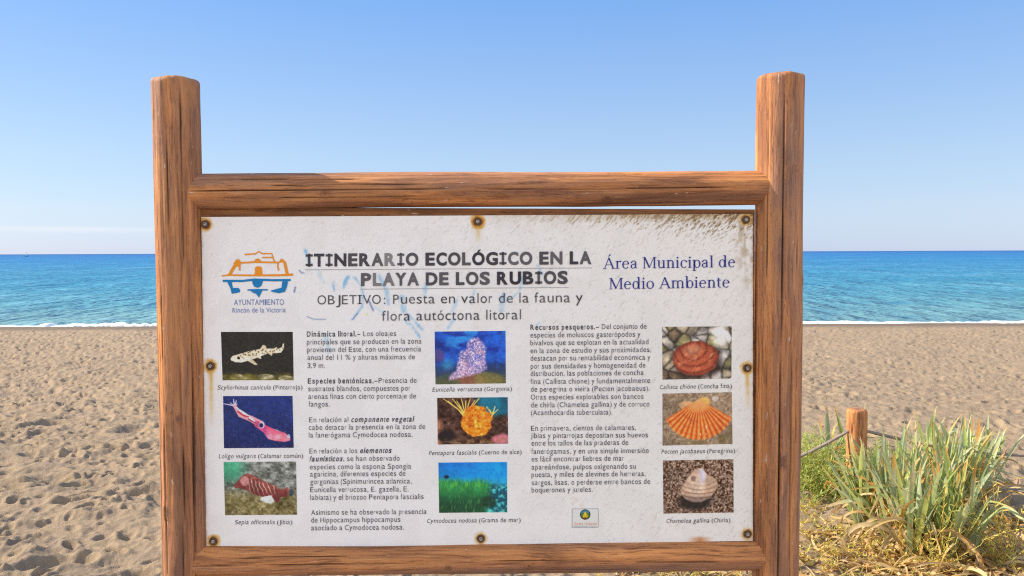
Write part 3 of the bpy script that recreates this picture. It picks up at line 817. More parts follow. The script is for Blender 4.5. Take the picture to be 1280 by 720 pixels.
def pebbles(u, v, s, cols):
    b, sc_, i = worley(u * 6.0 + .35 * (fbm(u * 7, v * 6, s + 8) - .5), v * 4.6, s)
    c = np.zeros(u.shape + (3,)); k = (i * len(cols)).astype(int).clip(0, len(cols) - 1)
    c = np.array(cols, float)[k]; sh = np.clip((sc_ - b) * 2.6, 0, 1) ** .6; c = c * (0.30 + 0.70 * sh)[..., None] * (1.08 - .35 * b)[..., None]
    return c + (fbm(u * 30, v * 24, s + 3)[..., None] - .5) * 46
def callista(u, v):
    c = pebbles(u, v, 5, [(222, 212, 200), (240, 232, 222), (196, 178, 150), (150, 140, 96), (228, 214, 196), (120, 100, 78), (206, 200, 192)])
    c = over(c, (250, 246, 236), ell(u, v, .84, .18, .12, .22, .7, .5, 3)[0] * .7)
    c = over(c, (44, 26, 20), ell(u, v, .50, .68, .36, .36, .3)[0] * .75)
    m, d = ell(u, v, .48, .61, .33, .33, .06, .15, 4); rr = np.hypot((u - .45) * 1.2, v - .40)
    c = over(c, (168, 80, 50), m); c = over(c, (112, 44, 28), m * np.clip(np.sin(rr * 52 + 3 * fbm(u * 5, v * 5, 6)), 0, 1) * .7); c = over(c, (226, 146, 100), m * np.clip((fbm(u * 8 + v * 4, v * 5, 8) - .55) * 6, 0, 1) * .85)
    c = over(c, (230, 170, 130), ell(u, v, .44, .44, .12, .09, .9)[0] * .5); c = over(c, (96, 30, 22), m * sst(.75, 1.0, d) * .6)
    return c
def pecten(u, v):
    c = canvas(u, (142, 120, 96)) + (fbm(u * 34, v * 26, 3, 4, .7)[..., None] - .5) * 110; c = over(c, (104, 90, 50), np.clip((fbm(u * 7, v * 6, 5) - .45) * 4, 0, 1) * sst(.5, 1, v) * .7)
    c = over(c, (198, 190, 180), ell(u, v, .76, .12, .05, .06, .5)[0] * .7); c = over(c, (206, 160, 110), ell(u, v, .35, .24, .10, .09, .4, .3, 4)[0]); c = over(c, (232, 162, 86), ell(u, v, .60, .17, .08, .08, .4, .3, 6)[0])
    an = np.arctan2((u - .52) * 1.30, (v - .12)); rr = np.hypot((u - .52) * 1.30, v - .12)
    lim = .78 - .06 * np.abs(an) ** 2 + .012 * np.cos(an * 46); m = np.clip((lim - rr) / .03 + .5, 0, 1) * np.clip((1.02 - np.abs(an)) / .06 + .5, 0, 1)
    c = over(c, (238, 122, 48), m); c = over(c, (168, 62, 18), m * np.clip(-np.cos(an * 46) * 1.6 - .2, 0, 1) * sst(.12, .3, rr) * .75); c = over(c, (250, 176, 110), m * np.clip(np.cos(an * 46) * 1.5 - .4, 0, 1) * .55)
    c = over(c, (190, 80, 30), m * np.clip(np.sin(rr * 46 + 2 * fbm(u * 6, v * 6, 21)) - .3, 0, 1) * .5); c = over(c, (244, 160, 100), m * sst(.34, .1, rr) * .8); c = over(c, (246, 236, 224), m * np.clip((vnoise(u * 24, v * 20, 9) - .9) * 12, 0, 1) * .8 * sst(.45, .55, rr) * sst(.75, .6, np.abs(u - .62) * 4))
    return c
def chamelea(u, v):
    n = vnoise(u * 46, v * 34, 2); n2 = vnoise(u * 60 + 9, v * 44, 3)
    c = canvas(u, (112, 86, 68)) + ((n + n2)[..., None] - 1) * 110; c = over(c, (180, 156, 138), np.clip((vnoise(u * 40, v * 30, 8) - .72) * 5, 0, 1) * .8)
    c = over(c, (28, 22, 22), ell(u, v, .45, .78, .24, .16, .5)[0] * .9)
    m = poly_mask(u, v, [(.44, .20), (.50, .155), (.56, .17), (.63, .28), (.74, .36), (.775, .46), (.74, .60), (.66, .72), (.54, .79), (.42, .79), (.31, .73), (.25, .62), (.28, .46), (.36, .32)], .03)
    rr = np.hypot((u - .52) * 1.1, v - .10); ring = np.sin(rr * 82 + 2 * fbm(u * 6, v * 6, 4))
    c = over(c, (192, 160, 134), m); c = over(c, (232, 206, 180), m * ell(u, v, .46, .5, .12, .2, .9)[0] * .7); c = over(c, (104, 70, 58), m * np.clip(ring * 1.3, 0, 1) * (.10 + .45 * sst(.3, .6, rr))); c = over(c, (206, 196, 206), m * ell(u, v, .56, .28, .05, .16, .9)[0]); c = over(c, (92, 70, 66), m * (ell(u, v, .43, .35, .035, .05, .6)[0] * .7)); c = over(c, (90, 74, 78), m * sst(.60, .78, v) * .6)
    return c
PH = [(((276.2, 414.9), (365.8, 414.9), (367.1, 475.1), (278.2, 475.3)), shark, 'printed photo of a spotted catshark on black'),
      (((278.9, 495.1), (365.6, 494.9), (367.1, 559.7), (280, 560.2)), squid, 'printed photo of a pink squid in dark blue water'),
      (((279.5, 577.6), (369.9, 576.9), (371.3, 643.3), (281.4, 644.0)), cuttle, 'printed photo of a reddish striped cuttlefish'),
      (((543.3, 414.5), (631.9, 413.6), (632.3, 479.1), (544.4, 480.4)), gorgon, 'printed photo of a pink sea fan in blue water'),
      (((546.5, 497.4), (634.6, 496.5), (635.1, 554.5), (547.2, 555.6)), sponge, 'printed photo of an orange bryozoan on a reef'),
      (((548, 578.3), (633.8, 577.5), (634, 640.3), (549, 641)), seagrass, 'printed photo of a green seagrass meadow'),
      (((827.7, 408.6), (914.7, 407.9), (914.2, 473), (828.2, 474.5)), callista, 'printed photo of a brown clam on pebbles'),
      (((828.2, 492), (914.7, 490.2), (915.6, 554.8), (828.2, 557)), pecten, 'printed photo of an orange scallop shell'),
      (((828.7, 575.6), (916.7, 574), (917, 640.6), (829.3, 642)), chamelea, 'printed photo of a ridged clam on brown gravel')]
for a in PH: photo(*a)

# --- lettering : outlines of the built-in face, set glyph by glyph to the printed widths
HELV = dict(zip('abcdefghijklmnopqrstuvwxyz', (556, 556, 500, 556, 556, 278, 556, 556, 222, 222, 500, 222, 833, 556, 556, 556, 556, 333, 500, 278, 556, 500, 722, 500, 500, 500)))
HELV.update(dict(zip('ABCDEFGHIJKLMNOPQRSTUVWXYZ', (667, 667, 722, 722, 667, 611, 778, 722, 278, 500, 667, 556, 833, 722, 778, 667, 778, 722, 667, 611, 722, 667, 944, 667, 667, 611))))
HELV.update({c: 556 for c in '0123456789–'}); HELV.update({'.': 278, ',': 278, ':': 278, '(': 333, ')': 333, ' ': 278, '%': 889})
VERD = dict(zip('abcdefghijklmnopqrstuvwxyz', (601, 623, 521, 623, 596, 352, 623, 633, 274, 344, 592, 274, 973, 633, 607, 623, 623, 427, 521, 394, 633, 592, 818, 592, 592, 525)))
VERD.update(dict(zip('ABCDEFGHIJKLMNOPQRSTUVWXYZ', (684, 686, 698, 771, 632, 575, 775, 751, 421, 455, 693, 557, 843, 748, 787, 603, 787, 695, 684, 616, 732, 684, 989, 685, 615, 685))))
VERD['J'] = 380
VERD.update({'.': 364, ',': 364, ':': 454, '(': 454, ')': 454, ' ': 352})
VERB = dict(VERD); VERB.update(dict(zip('ABCDEFGHIJKLMNOPRSTUVY', (776, 762, 724, 830, 683, 650, 811, 837, 546, 555, 771, 637, 948, 847, 850, 733, 782, 710, 682, 812, 764, 737)))); VERB[' '] = 342
ACC = {'á': 'a', 'é': 'e', 'í': 'i', 'ó': 'o', 'ú': 'u', 'Á': 'A', 'Ó': 'O', 'ñ': 'n'}
def adv(tab, ch): return tab.get(ACC.get(ch, ch), 556) / 1000.0
_gl = {}
def raw_glyph(ch, offset):
    key = (ch, offset)
    if key in _gl: return _gl[key]
    cu = bpy.data.curves.new('glyph', 'FONT'); cu.body = ch; cu.offset = offset; cu.resolution_u = 4
    ob = bpy.data.objects.new('glyph', cu); COL.objects.link(ob)
    dg = bpy.context.evaluated_depsgraph_get()
    me = ob.evaluated_get(dg).to_mesh()
    v = np.array([tuple(q.co)[:2] for q in me.vertices]) if len(me.vertices) else np.zeros((0, 2))
    f = [tuple(p.vertices) for p in me.polygons]
    ob.evaluated_get(dg).to_mesh_clear()
    bpy.data.objects.remove(ob); bpy.data.curves.remove(cu)
    _gl[key] = (v, f); return v, f
_capv = raw_glyph('H', 0.0)[0]; CAPH = _capv[:, 1].max()
XH = raw_glyph('x', 0.0)[0][:, 1].max()
def glyph(ch, tab, style, seriffed):
    off = {'r': -0.003, 'b': 0.020, 'i': -0.003, 'bi': 0.018, 'l': -0.004, 'h': 0.040}[style]
    v, f = raw_glyph(ch, off)
    if ch in 'ÓÁ':
        v, f = glyph(ACC[ch], tab, style, seriffed); n = len(v); A = adv(tab, ch); sl = 0.20 if style in ('i', 'bi') else 0
        b = 0.09 if style == 'h' else 0.045; m = A / 2 + sl * 0.8
        return np.concatenate([v, [(m - b, 0.78), (m + b * 0.3, 0.78), (m + b * 1.9, 0.93), (m + b * 0.2, 0.93)]]), list(f) + [(n, n + 1, n + 2, n + 3)]
    if len(v) == 0: return v, f
    v = v.copy(); A = adv(tab, ch)
    cap, xh = (0.727, 0.548) if tab is not HELV else (0.716, 0.523)
    low = ch.islower()
    v[:, 1] *= (xh / XH) * 0.985 if low else cap / CAPH
    if low and ch in 'bdfhklí': v[:, 1] = np.where(v[:, 1] > xh * 1.05, xh * 1.05 + (v[:, 1] - xh * 1.05) * 0.92, v[:, 1])
    x0, x1 = v[:, 0].min(), v[:, 0].max()
    bare = ACC.get(ch, ch)
    side = 0.085 if bare in 'BDEFHIKLMNPRUbdhiklmnpru' else (0.03 if bare in 'AVWYvwyxTXkftr' else 0.06)
    if bare == 'J': side = 0.02
    if style == 'h': side *= 0.62
    if ch in '.,:': side = A * 0.36
    if seriffed and bare == 'I': side = A * 0.36
    tw = max(A - 2 * side, 0.05)
    wdt = x1 - x0
    if bare in 'il.,:1' or ch == 'í' : v[:, 0] = (v[:, 0] - (x0 + x1) / 2) + A / 2
    else: v[:, 0] = (v[:, 0] - x0) / wdt * tw + side
    f = list(f)
    if seriffed and bare == 'I':
        b = 0.14 if style == 'h' else 0.065
        n = len(v); e0, e1 = A * 0.10, A * 0.90
        add = [(e0, -0.0), (e1, 0.0), (e1, b), (e0, b), (e0, cap - b), (e1, cap - b), (e1, cap), (e0, cap)]
        v = np.concatenate([v, np.array(add)]); f += [(n, n + 1, n + 2, n + 3), (n + 4, n + 5, n + 6, n + 7)]
    if style in ('i', 'bi'): v[:, 0] += v[:, 1] * 0.20
    return v, f

def text_run(runs, tab, serif_I=False):
    """runs: [(string, style)] -> list of (verts, faces) in em units, total width"""
    out = []; x = 0.0
    for s, stl in runs:
        for ch in s:
            A = adv(tab, ch) * (1.06 if stl in ('b', 'bi') else 1.0)
            if ch != ' ':
                v, f = glyph(ch, tab, stl, serif_I)
                if len(v): out.append((v + np.array([x, 0.0]), f))
            x += A
    return out, x

class Lettering:
    def __init__(self): self.v = []; self.f = []; self.c = []; self.n = 0
    def add_px(self, pts, faces, col):
        pts = np.asarray(pts, float); lift = 0.0009 + 0.000025 * min(len(self.v), 30)
        self.v.append(on_sign(pts[:, 0], pts[:, 1], PANEL_OFF + lift))
        self.f += [tuple(i + self.n for i in f) for f in faces]
        self.c.append(np.tile(np.array(col), (len(pts), 1))); self.n += len(pts)
    def line(self, runs, x0, y0, x1, y1, cap_px, tab=HELV, col=(52, 48, 58), serif_I=False, fade=None):
        if isinstance(runs, str): runs = [(runs, 'r')]
        gl, wdt = text_run(runs, tab, serif_I)
        # trim side bearing so that the ink spans x0..x1
        xs0 = min(v[:, 0].min() for v, f in gl); xs1 = max(v[:, 0].max() for v, f in gl)
        sx = (x1 - x0) / (xs1 - xs0); sy = cap_px / (0.716 if tab is HELV else 0.727)
        for v, f in gl:
            px = x0 + (v[:, 0] - xs0) * sx
            py = y0 + (y1 - y0) * (px - x0) / (x1 - x0) - v[:, 1] * sy
            c = srgb(col)
            k = 0.16 * random.random() + 0.10 * float(vnoise(px.mean() / 22, py.mean() / 12, 401)) + (fade(px.mean(), py.mean()) if fade else 0)
            self.add_px(np.stack([px, py], 1), f, c * (1 - k) + srgb((190, 188, 190)) * k)
    def stroke(self, pts, wd, col, w1=None):
        pts = [np.array(p, float) for p in pts]
        Lp, Rp = [], []
        for i, p in enumerate(pts):
            d = (pts[min(i + 1, len(pts) - 1)] - pts[max(i - 1, 0)]); d /= np.linalg.norm(d) + 1e-9
            n = np.array([-d[1], d[0]]); ww = wd + ((w1 or wd) - wd) * i / max(len(pts) - 1, 1)
            Lp.append(p + n * ww / 2); Rp.append(p - n * ww / 2)
        k = len(pts)
        self.add_px(np.array(Lp + Rp), [(i, i + 1, k + i + 1, k + i) for i in range(k - 1)], srgb(col))
    def poly(self, pts, col): self.add_px(np.array(pts, float), [tuple(range(len(pts)))], srgb(col))
    def disc(self, cx, cy, rx, ry, col, n=28):
        a = np.linspace(0, 2 * math.pi, n, endpoint=False)
        self.poly(np.stack([cx + rx * np.cos(a), cy + ry * np.sin(a)], 1), col)
    def build(self, name, label=None):
        o = link_mesh(name, np.concatenate(self.v), self.f, INK, panel, ROOT, False, {'Col': np.concatenate(self.c)})
        if label: o['label'] = label
        return o

# heading, worn paler around some letters
def worn(x, y): return 0.30 * math.exp(-((x - 486) / 16) ** 2 - ((y - 325) / 14) ** 2) + 0.38 * math.exp(-((x - 478) / 14) ** 2 - ((y - 350) / 12) ** 2)
T = Lettering()
T.line([('ITINERARIO ECOLÓGICO EN LA', 'h')], 382.0, 332.6, 739.4, 329.4, 14.6, VERB, (42, 38, 48), True, worn)
T.line([('PLAYA DE LOS RUBIOS', 'h')], 451.2, 356.8, 709.8, 354.1, 14.6, VERB, (42, 38, 48), True, worn)
T.build('heading', 'bold dark capitals with serifed I')
T = Lettering()
T.stroke([(381, 337.2), (560, 336.1), (740, 334.8)], 0.7, (168, 166, 168)); T.stroke([(450, 361.4), (711, 359.2)], 0.7, (172, 170, 172)); T.build('underline', 'two thin pale grey lines')
T = Lettering()
T.line('OBJETIVO: Puesta en valor de la fauna y', 396.8, 380.6, 728.4, 377.6, 11.4, VERD, (58, 54, 62), True)
T.line('flora autóctona litoral', 477.4, 401.0, 651.2, 399.2, 11.4, VERD, (58, 54, 62), True)
T.build('subtitle')

PARAS = [
 [([('Dinámica litoral.–', 'b'), (' Los oleajes', 'r')], 383.6, 420.8, 495.3, 419.9), ('principales que se producen en la zona', 383.6, 430.6, 526.8, 429.5),
  ('provienen del Este, con una frecuencia', 383.8, 440.3, 526.3, 439.2), ('anual del 11 % y alturas máximas de', 384.3, 449.9, 518.6, 449.1), ('3,9 m.', 384.3, 460, 406.2, 460)],
 [([('Especies bentónicas.–', 'b'), ('Presencia de', 'r')], 384.7, 479.4, 520.7, 478.5), ('sustratos blandos, compuestos por', 385.2, 489.1, 512.3, 488.3),
  ('arenas finas con cierto porcentaje de', 385.4, 498.8, 520, 498), ('fangos.', 385.9, 508.3, 411.9, 508.2)],
 [([('En relación al ', 'r'), ('componente vegetal', 'bi')], 386.5, 528, 518, 526.9), ('cabe detacar la presencia en la zona de', 386, 537.5, 531.5, 536.2), ('la fanerógama Cymodocea nodosa.', 386, 547, 515.7, 546.1)],
 [([('En relación a los ', 'r'), ('elementos', 'bi')], 386.8, 567, 489.5, 566), ([('faunísticos', 'bi'), (', se han observado', 'r')], 387, 576.8, 499.5, 575.8), ('especies como la esponja Spongia', 387.3, 586.8, 513.8, 585.8),
  ('agaricina, diferentes especies de', 387.5, 595.8, 506.8, 594.8), ('gorgonias (Spinimurincea atlantica,', 387.8, 605.3, 514.5, 604.3), ('Eunicella verrucosa, E. gazella, E.', 387.8, 615.3, 510.8, 614.3), ('labiata) y el briozoo Pentapora fascialis', 387.8, 625, 529.5, 623.8)],
 [('Asimismo se ha observado la presencia', 389, 643.8, 533, 642.5), ('de Hippocampus hippocampus', 389, 653.3, 500.5, 652.3), ('asociado a Cymodocea nodosa.', 389, 663, 505, 662)],
 [([('Recursos pesqueros.–', 'b'), (' Del conjunto de', 'r')], 663, 412.3, 808.3, 410.9), ('especies de moluscos gasterópodos y', 663, 422, 800.5, 420.8), ('bivalvos que se explotan en la actualidad', 663, 431.8, 810.6, 430.2),
  ('en la zona de estudio y sus proximidades,', 663.2, 441.6, 814, 440), ('destacan por su rentabilidad económica y', 663.2, 451, 813, 449.6), ('por sus densidades y homogeneidad de', 663.4, 460.9, 806.9, 459.4), ('distribución, las poblaciones de concha', 663.4, 470.2, 804.5, 468.8),
  ('fina (Callista chione) y fundamentalmente', 663.4, 480, 812.7, 478.7), ('de peregrina o vieira (Pecten jacobaeus).', 663.7, 489.7, 811.8, 488.5), ('Otras especies explotables son bancos', 663.7, 499.5, 804.5, 498.6), ('de chirla (Chamelea gallina) y de corruco', 663.9, 509.4, 811.8, 508), ('(Acanthocardia tuberculata).', 663.9, 519, 765.4, 518.3)],
 [('En primavera, cientos de calamares,', 663.8, 538.5, 794.9, 537.5), ('jibias y pintarrojas depositan sus huevos', 664.1, 547.7, 810, 546.7), ('entre los tallos de las praderas de', 664.4, 557.2, 785.4, 556.1), ('fanerógamas, y en una simple inmersión', 664.4, 567.5, 810.6, 566.2),
  ('es fácil encontrar liebres de mar', 664.4, 577, 779.5, 575.9), ('apareándose, pulpos oxigenando su', 664.4, 587, 794.9, 586), ('puesta, y miles de alevines de herreras,', 664.4, 596.5, 807, 595.1), ('sargos, lisas, o perderse entre bancos de', 664.6, 606.5, 812.8, 604.9), ('boquerones y jureles.', 664.6, 615.7, 741, 614.9)]]
for para in PARAS:
    T = Lettering()
    for (r, x0, y0, x1, y1) in para: T.line(r, x0, y0, x1, y1, 6.3, HELV, (56, 52, 62))
    T.build('paragraph')
CAPS = [('Scyliorhinus canicula', ' (Pintarroja)', 271.8, 487, 378, 486.7), ('Loligo vulgaris', ' (Calamar común)', 273.4, 573, 378.9, 572.4), ('Sepia officinalis', ' (Jibia)', 293.4, 655.4, 365.2, 655.3),
        ('Eunicella verrucosa', ' (Gorgonia)', 540.4, 489.7, 640, 488.4), ('Pentapora fascialis', ' (Cuerno de alce)', 536, 569, 652, 567.5), ('Cymodocea nodosa', ' (Grama de mar)', 534, 653.8, 650.8, 652.5),
        ('Callista chione', ' (Concha fina)', 825, 486.4, 915, 485), ('Pecten jacobaeus', ' (Peregrina)', 826.8, 567.2, 919, 565.9), ('Chamelea gallina', ' (Chirla)', 833.3, 653.9, 913, 652.8)]
for (a, b, x0, y0, x1, y1) in CAPS:
    T = Lettering(); T.line([(a, 'i'), (b, 'r')], x0, y0, x1, y1, 5.2, VERD, (60, 56, 66)); T.build('caption')

# serif lettering drawn with thick and thin strokes
class Serif:
    """glyphs as polygons in em units : x-height .47, cap .68"""
    def __init__(self): self.p = []
    def bar(self, x0, y0, x1, y1, w, w1=None):
        d = np.array([x1 - x0, y1 - y0]); d = d / np.linalg.norm(d); n = np.array([-d[1], d[0]]); a = np.array([x0, y0]); b = np.array([x1, y1]); w1 = w1 or w
        self.p.append(([a + n * w / 2, a - n * w / 2, b - n * w1 / 2, b + n * w1 / 2], [(0, 1, 2, 3)])); return self
    def ring(self, cx, cy, rx, ry, thick, thin, a0=0, a1=360, n=30):
        a = np.radians(np.linspace(a0, a1, n)); t = thin + (thick - thin) * np.abs(np.cos(a)) ** 1.3
        o = [(cx + rx * math.cos(q), cy + ry * math.sin(q)) for q in a]; i = [(cx + (rx - k) * math.cos(q), cy + (ry - min(k, thin * 1.1 + (k - thin) * .3)) * math.sin(q)) for q, k in zip(a, t)]
        self.p.append((o + i, [(j, j + 1, n + j + 1, n + j) for j in range(n - 1)])); return self
    def serif(self, x, y, w, h=0.035, up=True):
        self.p.append(([(x - w / 2, y), (x + w / 2, y), (x + w / 2, y + h), (x - w / 2, y + h)], [(0, 1, 2, 3)])); return self
    def dot(self, x, y, r):
        a = np.linspace(0, 2 * math.pi, 14, endpoint=False); self.p.append(([(x + r * math.cos(q), y + r * math.sin(q)) for q in a], [tuple(range(14))])); return self
XHs, CPs, ST, HL = 0.48, 0.69, 0.085, 0.036
def serif_glyph(ch):
    S = Serif()
    if ch in 'AÁ':
        S.bar(.10, 0.02, .355, CPs, HL + .01); S.bar(.34, CPs, .62, 0.02, ST); S.bar(.17, .24, .50, .24, HL); S.serif(.10, 0, .20); S.serif(.62, 0, .22)
        if ch == 'Á': S.bar(.32, .75, .45, .88, .03, .085)
        return S.p, .72
    if ch == 'M':
        S.bar(.12, 0, .12, CPs, HL + .012); S.bar(.13, CPs, .43, .03, ST); S.bar(.42, .03, .70, CPs, HL); S.bar(.73, 0, .73, CPs, ST); S.serif(.12, 0, .19); S.serif(.73, 0, .22); S.serif(.10, CPs - .035, .16); S.serif(.76, CPs - .035, .18); return S.p, .87
    if ch == 'r':
        S.bar(.14, 0, .14, XHs, ST); S.serif(.15, 0, .22); S.serif(.09, XHs - .04, .10); S.ring(.30, .33, .15, .15, .05, .045, 70, 165, 14); S.dot(.34, .44, .048); return S.p, .40
    if ch == 'e':
        S.ring(.25, .235, .21, .25, ST, HL, 8, 318, 34); S.bar(.07, .275, .45, .275, HL); return S.p, .50
    if ch == 'a':
        S.bar(.34, .04, .34, .36, ST); S.ring(.22, .34, .16, .145, .05, .045, 0, 160, 18); S.dot(.09, .37, .045); S.ring(.19, .13, .145, .14, ST * .9, HL, 55, 330, 26); S.bar(.19, .27, .34, .29, HL); S.bar(.34, .05, .43, .02, HL * 1.2); return S.p, .49
    if ch == 'u':
        S.bar(.13, .14, .13, XHs, ST); S.bar(.42, 0, .42, XHs, ST); S.ring(.265, .16, .175, .17, .06, .05, 180, 340, 16); S.serif(.09, XHs - .035, .14); S.serif(.38, XHs - .035, .14); S.serif(.45, 0, .12); return S.p, .56
    if ch in 'nm':
        S.bar(.13, 0, .13, XHs, ST); S.serif(.13, 0, .21); S.serif(.08, XHs - .035, .11); S.ring(.27, .32, .185, .17, .07, .05, 0, 150, 18); S.bar(.415, 0, .415, .33, ST); S.serif(.415, 0, .20)
        if ch == 'n': return S.p, .55
        S.ring(.555, .32, .185, .17, .07, .05, 0, 150, 18); S.bar(.70, 0, .70, .33, ST); S.serif(.70, 0, .20); return S.p, .84
    if ch == 'i':
        S.bar(.14, 0, .14, XHs, ST); S.serif(.14, 0, .21); S.serif(.09, XHs - .035, .11); S.dot(.14, .63, .055); return S.p, .28
    if ch == 'l':
        S.bar(.14, 0, .14, .73, ST); S.serif(.14, 0, .21); S.serif(.09, .70, .11); return S.p, .28
    if ch == 'c':
        S.ring(.25, .235, .21, .25, ST, HL, 48, 318, 32); S.dot(.39, .385, .048); return S.p, .46
    if ch == 'o':
        S.ring(.26, .235, .225, .25, ST, HL, 0, 360, 40); return S.p, .52
    if ch == 'd':
        S.ring(.24, .235, .20, .25, ST, HL, 0, 360, 36); S.bar(.42, 0, .42, .73, ST); S.serif(.37, .70, .11); S.serif(.46, 0, .11); return S.p, .56
    if ch == 'b':
        S.ring(.30, .235, .20, .25, ST, HL, 0, 360, 36); S.bar(.12, .0, .12, .73, ST); S.serif(.07, .70, .11); return S.p, .54
    if ch == 'p':
        S.ring(.30, .235, .20, .25, ST, HL, 0, 360, 36); S.bar(.12, -.20, .12, XHs, ST); S.serif(.12, -.20, .21); S.serif(.07, XHs - .035, .11); return S.p, .54
    if ch == 't':
        S.bar(.14, .09, .14, .60, ST * .95); S.bar(.03, XHs - .02, .30, XHs - .02, .042); S.ring(.235, .12, .135, .125, .07, .045, 180, 300, 14); return S.p, .34
    return [], .26
def serif_line(T, s, x0, y0, x1, y1, cap, col):
    gl = []; x = 0
    for ch in s:
        p, A = serif_glyph(ch); gl += [(np.array(v, float) + (x, 0), f) for v, f in p]; x += A
    xs0 = min(v[:, 0].min() for v, f in gl); xs1 = max(v[:, 0].max() for v, f in gl)
    for v, f in gl:
        px = x0 + (v[:, 0] - xs0) / (xs1 - xs0) * (x1 - x0); py = y0 + (y1 - y0) * (px - x0) / (x1 - x0) - v[:, 1] * cap / CPs
        T.add_px(np.stack([px, py], 1), f, srgb(col))
T = Lettering()
serif_line(T, 'Área Municipal de', 753.8, 336.0, 919.0, 333.8, 14.0, (44, 54, 146))
serif_line(T, 'Medio Ambiente', 761.6, 361.6, 912.0, 359.2, 14.0, (44, 54, 146))
T.build('department_name', 'dark blue serif lettering')

# town emblem : an orange building above its blue reflection
T = Lettering(); OR = (238, 150, 40); BL = (20, 126, 190)
def z3(pts): return [(240 + a / 5.142, 260 + b / 5.142) for a, b in pts]
def zs(pts, w, col, w1=None): T.stroke(z3(pts), w / 5.142, col, (w1 or w) / 5.142)
zs([(190, 436), (230, 431), (400, 433), (560, 432), (650, 428)], 8, OR, 15)
zs([(338, 299), (410, 294), (428, 279), (450, 293), (513, 293), (530, 347)], 9, OR)
zs([(450, 318), (520, 318)], 9, OR)
T.poly(z3([(394, 352), (408, 330), (424, 323), (440, 334), (452, 350)]), OR)
zs([(300, 354), (400, 347), (560, 350)], 11, OR)
zs([(240, 432), (262, 392), (288, 350)], 20, OR)
T.poly(z3([(266, 356), (284, 331), (304, 329), (318, 354), (306, 378), (284, 376)]), OR)
zs([(306, 355), (307, 402)], 10, OR)
T.poly(z3([(556, 350), (572, 325), (592, 332), (604, 356), (596, 372), (588, 350)]), OR)
zs([(595, 345), (604, 390), (614, 430)], 19, OR)
zs([(553, 350), (551, 380), (558, 402)], 10, OR)
T.poly(z3([(403, 430), (405, 382), (420, 374), (443, 376), (450, 388), (453, 430)]), OR)
zs([(197, 468), (320, 469), (400, 460), (520, 464), (634, 463)], 14, BL)
T.poly(z3([(225, 473), (255, 473), (262, 513), (300, 514), (310, 530), (306, 542), (255, 551), (247, 517)]), BL)
T.poly(z3([(386, 468), (456, 468), (446, 500), (424, 513), (400, 506), (390, 488)]), BL)
zs([(356, 527), (420, 525), (487, 526)], 9, BL)
T.poly(z3([(374, 530), (452, 529), (446, 544), (430, 576), (412, 552), (392, 545)]), BL)
T.poly(z3([(580, 473), (617, 468), (612, 500), (598, 538), (560, 548), (510, 538), (508, 530), (536, 522), (575, 512), (578, 492)]), BL)
T.build('town_emblem', 'orange building above its blue reflection')
T = Lettering()
T.line([('AYUNTAMIENTO', 'l')], 292.5, 381.4, 354.7, 381.0, 7.0, VERD, (72, 112, 180))
T.line([('Rincón de la Victoria', 'l')], 290.6, 390.8, 357.0, 390.4, 5.8, VERD, (84, 116, 184))
T.build('emblem_lettering', 'thin blue lettering under the emblem')

T = Lettering()
bx0, by0, bx1, by1 = 715.3, 636.2, 747.7, 659.4
T.poly([(bx0, by0), (bx1, by0 - .3), (bx1, by1 - .3), (bx0, by1)], (232, 232, 228))
for a, b in (((bx0, by0), (bx1, by0 - .3)), ((bx1, by0 - .3), (bx1, by1 - .3)), ((bx1, by1 - .3), (bx0, by1)), ((bx0, by1), (bx0, by0))): T.stroke([a, b], 0.55, (150, 156, 160))
T.disc(731.5, 643.2, 6.6, 6.6, (46, 64, 44)); T.disc(731.5, 641.2, 4.9, 3.4, (84, 140, 170))
T.disc(728.6, 644.0, 2.6, 3.0, (74, 130, 50)); T.disc(734.4, 644.0, 2.6, 3.0, (74, 130, 50)); T.disc(731.5, 642.8, 1.8, 2.6, (240, 206, 60)); T.disc(730.2, 645.2, 1.9, 2.3, (226, 186, 50)); T.disc(732.9, 645.2, 1.9, 2.3, (226, 186, 50)); T.disc(731.5, 648.0, 3.6, 1.3, (100, 76, 44))
T.line('Oasis Urbano', 717.4, 656.4, 746.0, 656.0, 3.4, VERD, (232, 140, 70)); T.stroke([(717, 657.9), (746.5, 657.6)], 0.45, (130, 150, 160))
T.build('sponsor_emblem', 'small framed round green and yellow emblem with orange lettering')

# screws with rusty washers
def lathe(prof, cen, ax, n=28):
    ax = np.array(ax, float); ax /= np.linalg.norm(ax); b1 = np.cross(ax, [0, 0, 1.0]); b1 /= np.linalg.norm(b1); b2 = np.cross(ax, b1)
    th = np.linspace(0, 2 * math.pi, n, endpoint=False)
    V = np.concatenate([cen + ax * h + r * (np.cos(th)[:, None] * b1 + np.sin(th)[:, None] * b2) for r, h in prof])
    return V, grid_faces(len(prof), n, True)
for (sx, sy, s, _) in SCREWS:
    cen = on_sign(np.array(sx), np.array(sy), PANEL_OFF)
    V, F = lathe([(0.0098, 0.0008), (0.0098, 0.0028), (0.0092, 0.0042), (0.0080, 0.0046), (0.0066, 0.0036), (0.0052, 0.0030), (0.0001, 0.0030)], cen, NRM)
    wsh = link_mesh('washer', V, F, RUST, panel, ROOT, True)
    V, F = lathe([(0.0050, 0.0028), (0.0050, 0.0046), (0.0042, 0.0056), (0.0026, 0.0058), (0.0022, 0.0042), (0.0001, 0.0042)], cen, NRM, 20)
    link_mesh('screw_head', V, F, STEEL, panel, ROOT, True)

